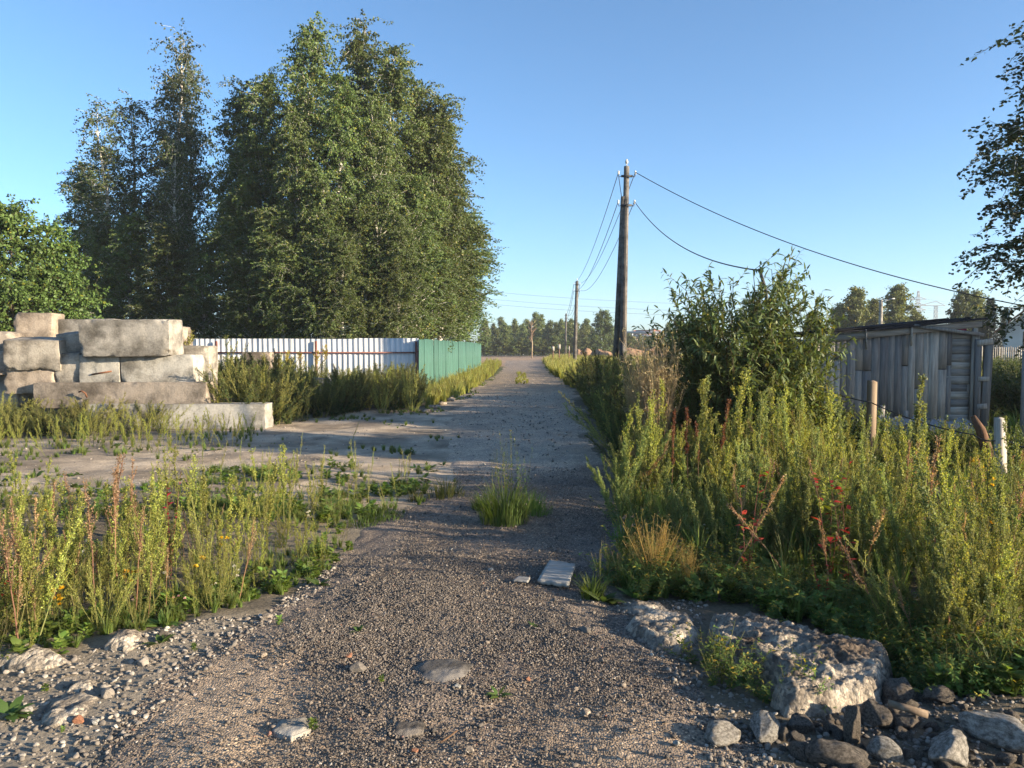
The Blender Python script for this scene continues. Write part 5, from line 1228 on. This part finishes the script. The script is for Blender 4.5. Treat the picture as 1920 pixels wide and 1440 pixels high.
rock(858, 1308, .022, 529, M_CONCW, 'bright white pebble in front of the flat grey stone', 'pebble', flat=.5, name='white_pebble')
rock(921, 1153 - 75, .030, 530, M_CONCW, 'white flat pebble on the shaded gravel near the board', 'pebble', flat=.35, name='white_pebble')
rock(1098, 1200, .045, 531, M_SANDSTONE, 'tan stone on the gravel toward the broken slab', 'stone', flat=.5)
rock(1097, 1356, .026, 532, M_CONCP, 'cream stone on the near gravel', 'stone')
rock(1268, 1410, .018, 533, M_CONCW, 'tiny white pebble on the near gravel', 'pebble', name='white_pebble')
rock(672, 1275, .045, 534, M_SANDSTONE, 'tan stone casting a long shadow on the gravel', 'stone', flat=.55)
rock(655, 1252, .028, 535, M_BRICK, 'flat red brick crumb behind the tan stone', 'brick piece', flat=.3, name='brick_piece')
rock(778, 1425, .016, 536, M_BRICK, 'orange brick crumb on the near gravel', 'brick piece', name='brick_piece')
rock(880, 422 + 1000, .022, 537, M_CONCP, 'cream crumb on the near gravel beside a dark one', 'stone')
rock(990, 1290, .016, 538, M_BRICK, 'reddish crumb on the gravel past the white pebble', 'brick piece', name='brick_piece')
for k, (px, py, s) in enumerate([(800, 775, .16), (830, 757, .14), (862, 733, .10), (845, 752, .18), (815, 767, .2), (900, 717, .12), (1098, 745, .12)]):
    rock(px, py, s, 560 + k, M_CONCP, 'pale dirt clod along the verge below the green fence' if k < 6 else 'pale dirt clod on the verge near the mugwort', 'dirt clod', .5, 'dirt_clod', sub=3).__setitem__('group', 'dirt clods along the verge')
# board on the road and sticks
def board(pts, th, m, label, name='board', seed=0):
    P = [np.array(gnd(px, py, .045)) for px, py in pts]; n = 12; g = Geo(); V = []; r = np.random.default_rng(seed)
    for o_ in (0, -th):
        for t in np.linspace(0, 1, n):
            a_ = P[0] + (P[1] - P[0]) * t; b_ = P[3] + (P[2] - P[3]) * t; j = r.uniform(-.012, .012) if t in (0, 1) else 0
            for s in np.linspace(0, 1, n): V.append(a_ + (b_ - a_) * (s + (r.uniform(-.03, .03) if s in (0., 1.) else 0)) + np.array([0, 0, o_ + .003 * math.sin(s * 40)]))
    V = np.array(V); F = grid_faces(n, n)
    g.add(V, np.concatenate([F[:, ::-1], F + n * n]))
    rim = [i for i in range(n)] + [i * n + n - 1 for i in range(1, n)] + [n * n - 1 - i for i in range(1, n)] + [i * n for i in range(n - 2, 0, -1)]
    g.F.append(np.array([[rim[i], rim[(i + 1) % len(rim)], rim[(i + 1) % len(rim)] + n * n, rim[i] + n * n] for i in range(len(rim))]))
    o = link(name, g.mesh(name, m)); return tag(o, label, 'board')
bq = gnd(1043, 1080); dz = Zs(bq.x, bq.y)
board([(1008, 1096), (1066, 1104), (1079, 1066), (1030, 1059)], .028, M_WOODP, 'pale weathered board lying flat on the shaded gravel').location.z = dz - .005
board([(962, 1097), (990, 1099), (994, 1092), (972, 1089)], .012, M_WOODP, 'small grey splinter board beside the larger pale board', 'splinter_board', 2).location.z = dz - .005
g = Geo(); bar(g, np.array(gnd(1665, 1318, .12)), np.array(gnd(1740, 1340, .10)), .035, .02); o = link('wooden_stick', g.mesh('wooden_stick', M_WOODB)); tag(o, 'short flat wooden stick lying on the spoil heap by the slab', 'stick')
g = Geo(); tube(g, [gnd(826, 1392, .045), gnd(840, 1383, .05), gnd(857, 1370, .045)], .004, (.12, .07, .04), 5); o = link('twig', g.mesh('twig', M_BARK)); tag(o, 'thin dry twig lying on the near gravel', 'twig')
# ================================================================== weeds, grass and herbs
rw = random.Random(21); nr = np.random.default_rng(21)
patchy = lambda s, f, lo=0.: (lambda x, y: np.clip(.5 + 1.5 * fbm(x * f, y * f, s, 3), lo, 1))
# ---- zones on the ground
ZR = gpoly([(1145, 905), (1165, 1060), (1185, 1105), (1330, 1112), (1430, 1132), (1530, 1155), (1640, 1185), (1700, 1225), (1735, 1262), (1830, 1262), (1950, 1225), (2000, 1000), (1980, 890), (1900, 880), (1500, 872), (1250, 868)])
ZRB = gpoly([(1500, 872), (1900, 885), (2300, 900), (2200, 800), (1900, 800), (1560, 805), (1480, 830)])
ZL = gpoly([(-330, 1320), (-20, 1260), (170, 1205), (300, 1185), (440, 1140), (600, 1072), (650, 1020), (655, 965), (540, 955), (430, 930), (330, 905), (150, 930), (-100, 930), (-450, 960)])
ZLB = gpoly([(-420, 850), (-100, 838), (180, 822), (420, 805), (500, 800), (470, 840), (330, 850), (100, 862), (-400, 885)])
ZF = gpoly([(385, 800), (500, 800), (640, 783), (775, 772), (790, 752), (770, 738), (600, 738), (420, 742), (330, 760)])
ZM = gpoly([(1108, 790), (1098, 742), (1125, 722), (1180, 730), (1330, 770), (1400, 850), (1250, 875), (1165, 880), (1142, 840)])
ZG = gpoly([(795, 768), (840, 752), (880, 735), (922, 706), (940, 684), (915, 682), (895, 700), (800, 738)])
ZY = gpoly([(1018, 680), (1030, 698), (1055, 716), (1085, 738), (1140, 735), (1190, 720), (1260, 700), (1260, 680), (1150, 672), (1040, 672)])
hR = lambda x, y: np.clip(.82 + .9 * fbm(np.asarray(x) * 1.3, np.asarray(y) * 1.3, 44, 3), .45, 1.1) * np.where(x / y > .39, np.clip(1.60 - .098 * y, .3, 1.3), np.clip(1.62 - .078 * y, .4, 1.2))
dR = lambda x, y: np.clip(.45 + 2.4 * fbm(x * 1.2, y * 1.2, 47, 3), .06, 1) * np.where((x / y > .41) & (y > 6.2), .22, 1)
hF = lambda x, y: np.where(x / y < -.30, 1.75, np.clip(1.0 + 1.0 * fbm(x * .8, y * .8, 48, 3), .5, 1.35))
# ---- uncountable cover
cover('weeds', 'dense fine green weed cover under the tall stalks beside the shed plot', 'bfine', ZR, 190, (.35, .85), 31, dR, 1.1, hf=hR)
cover('weeds', 'leafy green undergrowth on the verge beside the shed plot', 'bherb', ZR, 240, (.2, .55), 32, None, 1.0)
cover('weeds', 'pale grey green weed stalks filling the verge beside the shed plot', 'bgrey', ZR, 130, (.55, 1.1), 33, dR, 1.1, hf=hR)
cover('weeds', 'yellow green weed stalks filling the verge beside the shed plot', 'goose', ZR, 170, (.5, 1.0), 34, dR, 1.0, hf=hR)
cover('grass', 'long grass between the weeds beside the shed plot', 'grass', ZR, 380, (.25, .6), 35, None, 1.0, .1, 'grass')
cover('undergrowth', 'shaded undergrowth in front of the shed', 'herb', ZRB, 420, (.25, .6), 36, hf=hR)
cover('undergrowth', 'shaded mugwort undergrowth in front of the shed', 'mug', ZRB, 110, (.4, .8), 37, hf=hR)
dl = lambda x, y: np.clip(.35 + 2.6 * fbm(x * .9, y * .9, 55, 3), .02, 1) * np.clip(1.5 - (y - 3.6) * .30, .10, 1) * np.clip(1.0 - (x / y + .50) * 3.4, .10, 1)
hL = lambda x, y: np.clip(1.12 - .06 * y, .3, .95) * np.clip(.62 + 1.1 * fbm(x * 1.1, y * 1.1, 56, 3), .35, 1.1)
cover('weeds', 'fine yellow green weeds in the patch between the road and the sandy yard', 'bfine', ZL, 60, (.2, .6), 41, dl, hf=hL)
cover('weeds', 'low leafy herbs in the patch between the road and the sandy yard', 'bherb', ZL, 80, (.08, .22), 42, lambda x, y: np.clip(.2 + 2.2 * fbm(x * 1.1, y * 1.1, 88, 3), .03, 1))
cover('weeds', 'yellow green seeding weeds in the patch between the road and the sandy yard', 'goose', ZL, 110, (.3, .85), 43, dl, hf=hL)
cover('weeds', 'bare plantain spikes in the patch between the road and the sandy yard', 'spike', ZL, 240, (.18, .4), 44, lambda x, y: np.clip(.25 + 2.2 * fbm(x * 1.1, y * 1.1, 90, 3), .03, 1))
cover('grass', 'short grass in the patch between the road and the sandy yard', 'grass', ZL, 420, (.06, .24), 45, lambda x, y: np.clip(.25 + 2.2 * fbm(x * 1.1, y * 1.1, 89, 3), .03, 1), 1.0, .1, 'grass')
cover('clover', 'clover and low leaves along the road edge', 'clov', ZL, 260, (.7, 1.3), 46, lambda x, y: np.clip(.4 + 2 * fbm(x * 1.3, y * 1.3, 57, 3), 0, 1), 1., .1, 'clover')
cover('flowers', 'small clover and hawkweed flowers among the weeds', 'flow', ZL, 50, (.5, 1.0), 47, dl, 1., .1, 'flowers')
cover('flowers', 'small pink and yellow flowers in the verge beside the shed plot', 'flow', ZR, 30, (.8, 1.6), 48, None, 1., .1, 'flowers')
cover('weeds', 'sunlit seeding weeds in front of the concrete blocks', 'goose', ZLB, 140, (.28, .6), 51, patchy(58, .7, .1))
cover('weeds', 'fine sunlit weeds in front of the concrete blocks', 'fine', ZLB, 100, (.2, .5), 52, patchy(58, .7, .1))
cover('grass', 'thin grass in front of the concrete blocks', 'grass', ZLB, 240, (.1, .25), 53, None, 1.2, .1, 'grass')
cover('weeds', 'dense mugwort bank in front of the white fence', 'bmug', ZF, 165, (.8, 1.6), 54, None, 1.15, hf=hF)
cover('weeds', 'olive fine weeds in the bank in front of the white fence', 'bfine', ZF, 140, (.8, 1.8), 55, None, 1.2, hf=hF)
cover('weeds', 'yellow green seeding weeds in the bank in front of the white fence', 'goose', ZF, 130, (.6, 1.4), 56, None, 1.3, hf=hF)
ZBW = gpoly([(-60, 815), (60, 790), (170, 770), (250, 800), (330, 812), (200, 822), (0, 830)])
cover('weeds', 'shaded weeds growing along the foot of the concrete blocks', 'bfine', ZBW, 45, (.35, .85), 57, None, 1.5)
cover('weeds', 'dark mugwort growing along the foot of the concrete blocks', 'bmug', ZBW, 40, (.3, .7), 58, None, 1.3)
cover('weeds', 'dark mugwort mass beside the road below the strutted pole', 'bmug', ZM, 170, (.8, 1.45), 61, None, 1.2)
cover('weeds', 'leafy undergrowth below the strutted pole and the willow', 'herb', ZM, 380, (.3, .8), 62)
cover('weeds', 'fine weeds below the willow', 'bfine', ZM, 60, (.6, 1.2), 63, None, 1.3)
cover('grass', 'tall yellow green grass along the foot of the green fence', 'ygrass', ZG, 900, (.35, .8), 64, None, 1.3, .12, 'grass')
cover('weeds', 'green weeds along the foot of the green fence', 'goose', ZG, 120, (.4, .85), 65, None, 1.4)
cover('grass', 'tall yellow grass around the second utility pole', 'ygrass', ZY, 2600, (.6, 1.15), 66, None, 1.6, .12, 'grass')
ZMEAD = [(9, 24), (60, 30), (140, 120), (30, 150), (14, 62), (7, 40)]
cover('grass', 'rough meadow grass behind the shed plot', 'ygrass', ZMEAD, 1500, (.6, 1.2), 67, None, 3.0, .12, 'grass')
ZMEADL = [(-60, 32), (-4.5, 30), (-3.5, 52), (-6, 66), (-40, 75), (-90, 60)]
cover('grass', 'shaded grass under the birch grove', 'grass', ZMEADL, 500, (.6, 1.2), 68, None, 3.0, .12, 'grass')
ZGARD = [(8.5, 9.5), (9.6, 17), (14, 24), (24, 30), (30, 22), (16, 10)]
cover('grass', 'green garden grass behind the shed', 'grass', ZGARD, 700, (.4, .9), 69, None, 2.2, .12, 'grass')
cover('grass', 'sparse grass and plantain tufts growing on the sandy yard', 'grass', YARD, 480, (.05, .2), 70, lambda x, y: (sdist(ROADP, x, y) < .1) * np.clip(-.1 + 2.2 * fbm(x * .8, y * .8, 59, 3), 0, 1), 1.8, .1, 'grass')
cover('weeds', 'flat low leaves growing on the sandy yard', 'ros', YARD, 90, (.4, 1.0), 71, lambda x, y: (sdist(ROADP, x, y) < 0) * np.clip(-.1 + 2.2 * fbm(x * .8, y * .8, 59, 3), 0, 1))
cover('grass', 'thin grass strip in the middle of the far road', 'ygrass', gpoly([(968, 700), (985, 700), (990, 720), (965, 722)]), 60, (.1, .3), 72, None, 2, .1, 'grass')

ZRE = gpoly([(1150, 1060), (1180, 1120), (1330, 1135), (1520, 1172), (1700, 1235), (1755, 1322), (1940, 1350), (1980, 1330), (1960, 1250), (1750, 1180), (1500, 1100), (1250, 1060)])
cover('weeds', 'low leafy fringe along the edge of the verge by the broken slab', 'bherb', ZRE, 210, (.14, .42), 73, None, 1.2)
cover('grass', 'short grass fringe along the edge of the verge by the broken slab', 'grass', ZRE, 200, (.12, .3), 74, None, 1.2, .15, 'grass')
cover('clover', 'clover and low leaves under the verge weeds by the slab', 'clov', ZRE, 380, (.9, 1.8), 75, None, 1., .1, 'clover')
cover('weeds', 'rust and straw coloured stalks mixed into the verge beside the shed plot', 'sorrel', ZR, 90, (.4, 1.0), 76, dR, tilt=.32, hf=hR)
cover('weeds', 'straw and reddish sorrel stalks mixed into the patch by the sandy yard', 'sorrel', ZL, 80, (.3, .9), 77, dl, hf=hL)
ZLE = gpoly([(-330, 1335), (-20, 1275), (170, 1222), (300, 1200), (440, 1155), (600, 1085), (662, 1025), (600, 1010), (420, 1090), (250, 1140), (0, 1200), (-330, 1260)])
cover('clover', 'bright clover and low leaves where the weed patch meets the gravel', 'clov', ZLE, 160, (.6, 1.3), 91, lambda x, y: np.clip(0.15 + 3 * fbm(x * 1.5, y * 1.5, 94, 3), .0, 1), 1., .1, 'clover')
cover('grass', 'short grass where the weed patch meets the gravel', 'grass', ZLE, 260, (.06, .2), 92, None, 1.2, .15, 'grass')
cover('weeds', 'young leafy weeds where the weed patch meets the gravel', 'bherb', ZLE, 30, (.08, .22), 93, None, 1.2)
cover('weeds', 'small seeding weeds where the weed patch meets the gravel', 'goose', ZLE, 60, (.12, .34), 94)
ZYP = gpoly([(380, 985), (540, 985), (700, 985), (800, 930), (800, 850), (650, 835), (520, 850), (400, 880), (330, 930)])
cover('grass', 'low grass patches between the weed patch and the open yard', 'grass', ZYP, 330, (.07, .24), 95, lambda x, y: np.clip(-.25 + 3.2 * fbm(x * .8, y * .8, 96, 3), 0, 1), 1.6, .15, 'grass')
cover('clover', 'low leaf patches between the weed patch and the open yard', 'clov', ZYP, 110, (.9, 1.6), 96, lambda x, y: np.clip(-.25 + 3.2 * fbm(x * .8, y * .8, 96, 3), 0, 1), 1.2, .1, 'clover')
cover('weeds', 'sparse fine stalks between the weed patch and the open yard', 'fine', ZYP, 70, (.15, .5), 97, lambda x, y: np.clip(-.2 + 3. * fbm(x * .8, y * .8, 96, 3), .02, 1))
# ---- single plants, verge beside the shed plot
def scatter_plants(kind, poly, n, hr, seed, label, group, wide=1.0, dens=None):
    r = np.random.default_rng(seed); rr_ = random.Random(seed)
    for x, y in in_poly(poly, n, r, dens): plant(kind, x, y, min(r.uniform(*hr), float(hR(x, y)) * r.uniform(.9, 1.15)) if x > 1 and y < 11 else r.uniform(*hr), label, group, rr_, None, wide)
ZRt = gpoly([(1190, 915), (1230, 1000), (1500, 1060), (1760, 1160), (1860, 1225), (1950, 1210), (1970, 900), (1500, 880)])
scatter_plants('greyw', ZRt, 60, (.95, 1.4), 81, 'tall grey green wormwood stalk in the verge between road and shed plot', 'wormwood stalks in the shed verge', 1.0, dR)
scatter_plants('goose', ZRt, 34, (.9, 1.3), 82, 'tall yellow green seeding goosefoot stalk in the verge between road and shed plot', 'goosefoot stalks in the shed verge', 1.0, dR)
scatter_plants('fine', ZRt, 26, (.8, 1.2), 83, 'fine feathery weed in the verge between road and shed plot', 'feathery weeds in the shed verge', 1.0, dR)
for k, (px, py, h) in enumerate([(1180, 960, 1.0), (1205, 915, 1.15), (1240, 900, 1.25), (1300, 905, 1.3), (1330, 900, 1.25), (1360, 925, 1.2), (1400, 905, 1.35), (1440, 910, 1.3), (1470, 930, 1.25), (1500, 915, 1.2), (1540, 960, 1.2), (1580, 940, 1.1), (1560, 920, 1.15), (1420, 960, 1.2), (1345, 985, 1.1), (1610, 1000, 1.05), (1850, 1100, 1.0), (1880, 1160, 1.05), (1830, 1060, .95)]):
    q = gnd(px, py); plant(('goose', 'greyw')[k % 2], q.x, q.y, h, 'tall spire rising above the other verge weeds before the willow' if px < 1700 else 'tall spire rising above the verge weeds near the pale fence post', 'tall spires in the shed verge' if px < 1700 else 'tall spires near the pale post', rw, None, 1.0)
for px, py, h in [(1262, 935, .98), (1290, 945, 1.02), (1310, 960, .92), (1255, 950, .85), (1345, 940, 1.1)]:
    q = gnd(px, py); plant('rusty', q.x, q.y, h, 'rust brown dock stalk standing among the green verge weeds', 'rusty dock stalks', rw)
for px, py, h, l in [(1555, 1110, 1.05, 'plant with bright red and yellow leaves behind the broken slab'), (1545, 1160, .45, 'low bushy red stemmed plant right behind the broken slab'), (1590, 1120, .85, 'yellow leaved plant beside the red leaved one'), (1400, 1100, .95, 'slender brown stemmed plant with few pink leaves near the slab')]:
    q = gnd(px, py); plant('redl', q.x, q.y, h, l, None, rw)
q = gnd(1228, 1104); plant('broom', q.x, q.y, .50, 'golden brown dry broom shaped weed at the road edge', None, rw, 0, 1.05)
q = gnd(1290, 1120); plant('broom', q.x, q.y, .36, 'thin forked dry weed in front of the golden dry weed', None, rw, 0, .5)
for px, py, D, h, w_, l in [(1238, 800, 10.3, 1.75, .62, 'big beige dry seeding bush beside the willow'), (1200, 830, 10.6, 1.3, .5, 'thin beige dry stalks left of the big beige bush beside mugwort')]:
    q = at(px, py, D); plant('broom', q.x, D, h, 'big beige dry seeding bush beside the willow' if w_ > .55 else 'thin beige dry stalks between the beige bush and the mugwort', None, rw, 1, w_)
for px, py, h, t, l in [(1690, 985, 1.42, (.1, .2), 'tallest leaning grey green plume in front of the shed boards'), (1720, 1090, 1.05, (0, .08), 'browning plume with rusty top in front of the tarpaulin'), (1380, 930, 1.42, (0, 0), 'tallest green weed spire standing before the willow'), (1225, 930, 1.2, (0, -.05), 'tall leafy green weed at the road corner by the dry bush'), (1800, 1180, 1.05, (.05, .25), 'bent pale weed plume nodding to one side'), (1315, 925, 1.25, (0, .02), 'green weed spire between the dock stalks and the willow')]:
    q = gnd(px, py); plant('sorrel' if 'rusty' in l else 'greyw' if 'plume' in l else 'goose', q.x, q.y, h, l, None, rw, None, 1.25, t)
for px, py, h, l in [(1318, 1240, .34, 'reddish leafy weed growing over the edge of the broken slab'), (1385, 1275, .34, 'green weed growing in the hollow before the slab'), (1440, 1312, .32, 'yellowing weed at the near corner of the slab'), (1350, 1288, .34, 'low green weed between road and hollow'), (1490, 1325, .32, 'small yellow green weed at the bottom of the hollow')]:
    q = gnd(px, py); plant('bherb', q.x, q.y, h, l, None, rw, None, 1.15)
# ---- single plants, patch between road and yard
ZLt = gpoly([(-150, 1270), (150, 1180), (420, 1110), (600, 1040), (560, 960), (330, 930), (0, 960), (-250, 1000)])
scatter_plants('goose', ZLt, 75, (.35, .8), 84, 'yellow green seeding goosefoot stalk between the road and the sandy yard', 'goosefoot stalks by the yard', 1.0, dl)
scatter_plants('fine', ZLt, 30, (.35, .75), 85, 'fine branching weed between the road and the sandy yard', 'fine weeds by the yard', 1.0, dl)
for px, py, h in [(200, 1120, .95), (225, 1150, .92), (235, 1100, .88), (180, 1175, .85), (255, 1165, .7), (210, 1060, .85), (275, 1090, .6), (60, 1210, .8), (100, 1130, .8), (150, 1080, .78)]:
    q = gnd(px, py); plant('sorrel', q.x, q.y, h, 'reddish tan sorrel stalk among the weeds by the sandy yard', 'sorrel stalks by the yard', rw)
for px, py, h, l in [(320, 1080, .85, 'leafy green weed with a few red leaves by the yard'), (20, 1200, .62, 'dark red stemmed weed at the edge of the weed patch')]:
    q = gnd(px, py); plant('redl', q.x, q.y, h, l, None, rw, None, .7)
for px, py, h in [(540, 1010, .68), (590, 985, .6), (605, 960, .55), (555, 940, .55), (520, 1000, .5), (340, 1010, .8), (315, 985, .75), (380, 1020, .55), (470, 1050, .5), (420, 1045, .42)]:
    q = gnd(px, py); plant('goose', q.x, q.y, h, 'single pale weed spire standing on the bare ground by the yard', 'weed spires on bare ground', rw)
for px, py, h in [(697, 895, .38), (415, 925, .30), (380, 870, .34), (450, 860, .35), (550, 920, .45)]:
    q = gnd(px, py); plant('greyw', q.x, q.y, h, 'small pale spire growing alone on the sandy yard', 'spires on the sandy yard', rw, None, .9)
for px, py, D, h, l in [(335, 740, 17.3, 2.05, 'tall straw coloured plume beside the largest concrete block'), (432, 760, 18.5, 1.95, 'tall feathery weed at the end of the concrete pile'), (420, 765, 17.8, 1.8, 'wide olive weed touching the end of the concrete pile'), (455, 760, 19.5, 1.75, 'slim olive weed in front of the white fence end')]:
    q = at(px, py, D); plant('goose' if 'straw' in l else 'fine', q.x, D, h, l, None, rw, None, 1.5)
for px, py, D, h in [(520, 770, 21, 1.45), (540, 765, 22, 1.55), (500, 768, 21.5, 1.4), (560, 760, 23, 1.5), (590, 755, 24, 1.55), (610, 760, 25, 1.75)]:
    q = at(px, py, D); plant('gold', q.x, D, h, 'goldenrod with yellow flower plumes in the bank before the white fence', 'goldenrods before the white fence', rw, None, 1.4)
scatter_plants('mug', gpoly([(420, 798), (640, 780), (770, 770), (760, 750), (450, 770)]), 18, (.75, 1.25), 86, 'bushy green mugwort in the bank before the white fence', 'mugworts before the white fence', 1.3)
scatter_plants('mug', gpoly([(1108, 785), (1105, 745), (1180, 740), (1240, 790), (1170, 850)]), 22, (1.1, 1.6), 87, 'tall dark mugwort beside the road below the strutted pole', 'mugworts below the strutted pole', 1.25)
# ---- tuft in the middle of the road and small road weeds
def grass_tuft(px, py, h, n, seed, label, c=(.10, .165, .038), r0=.1, spread=.8, group=None, w=.004):
    q = gnd(px, py); g = tuft(seed, h, n, c, spread, w, (.14, .16, .05), r0); o = link('grass_tuft', g.mesh('grass_tuft', M_WEED), None, (q.x, q.y, Zs(q.x, q.y) - .005)); return tag(o, label, 'grass tuft', group)
grass_tuft(945, 985, .60, 460, 601, 'thick green grass tuft growing in the middle of the gravel road', r0=.24)
grass_tuft(995, 965, .34, 220, 602, 'smaller grass tuft attached beside the thick middle tuft', r0=.22)
grass_tuft(905, 960, .26, 150, 603, 'thin grass tuft at the near side of the thick middle tuft', r0=.12)
grass_tuft(835, 935, .32, 200, 604, 'yellowish grass tuft between the yard and the thick middle tuft', (.12, .13, .04), .22)
grass_tuft(780, 940, .2, 90, 605, 'small yellowish tuft at the edge of the gravel', (.12, .12, .04), .1)
grass_tuft(715, 975, .16, 260, 606, 'low green grass fringe where yard meets gravel', r0=.22, spread=.7)
grass_tuft(680, 985, .14, 160, 607, 'second low grass fringe beside the weed patch', r0=.18, spread=.7)
grass_tuft(1110, 1125, .24, 160, 608, 'bright grass tuft at the road edge beside the pale board', (.10, .15, .03), .08)
for px, py, h in [(935, 960, .74), (960, 955, .80), (985, 958, .66), (948, 950, .78), (972, 950, .72), (925, 955, .6)]:
    q = gnd(px, py); plant('herb', q.x, q.y, h, 'dark leafy herb standing inside the middle road tuft', 'herbs in the road tuft', rw, None, .45)
for k, (px, py, s) in enumerate([(597, 1100, .8), (525, 1190, .6), (672, 1205, .45), (587, 1385, .6), (935, 1318, .45), (715, 1300, .4), (20, 1340, 1.0), (40, 1250, 1.4), (300, 1225, .7), (365, 1235, .5), (305, 1140 + 45, .9), (85, 1300, .5), (1000, 1190, .3), (118, 1378, .3)]):
    q = gnd(px, py); o = link('seedling', bpy.data.meshes.get('clov_plant') if k % 2 else bpy.data.meshes.get('ros_plant'), None, (q.x, q.y, Zs(q.x, q.y)), (0, 0, k)); o.scale = (s,) * 3; tag(o, 'small green seedling sprouting from the gravel and rubble', 'seedling', 'seedlings on the gravel')
for px, py, s, l in [(1130, 1132, 1.1, 'broad leaved rosette beside the bright road edge grass'), (1190, 1125, 1.0, 'broad leaved rosette behind the flat whitish lump')]:
    q = gnd(px, py); o = link('leaf_rosette', PROTO['ros'].objects[0].data, None, (q.x, q.y, Zs(q.x, q.y))); o.scale = (s,) * 3; tag(o, l, 'rosette')
for px, py in [(1125, 1110), (1140, 1100), (1180, 1095), (1160, 1110)]:
    q = gnd(px, py); o = link('plantain_spike', PROTO['spike'].objects[px % 3].data, None, (q.x, q.y, Zs(q.x, q.y)), (0, 0, px)); o.scale = (.36,) * 3; tag(o, 'brown plantain spikes at the road edge near the pale board', 'plantain', 'plantain spikes at the road edge')
# ================================================================== evening haze
hz = bpy.data.materials.new('haze'); hz.use_nodes = True
ht = hz.node_tree
for n_ in list(ht.nodes):
    if n_.type != 'OUTPUT_MATERIAL': ht.nodes.remove(n_)
pv = ht.nodes.new('ShaderNodeVolumePrincipled'); pv.inputs['Color'].default_value = (.86, .92, 1.0, 1); pv.inputs['Density'].default_value = 0.00042; pv.inputs['Anisotropy'].default_value = 0.1
ht.links.new(pv.outputs[0], [n_ for n_ in ht.nodes if n_.type == 'OUTPUT_MATERIAL'][0].inputs['Volume'])
g = Geo(); box(g, (100, 270, 20), (1000, 700, 44)); o = link('haze', g.mesh('haze', hz)); tag(o, 'thin evening haze over the whole place', 'haze', kind='stuff')
S.cycles.volume_bounces = 0
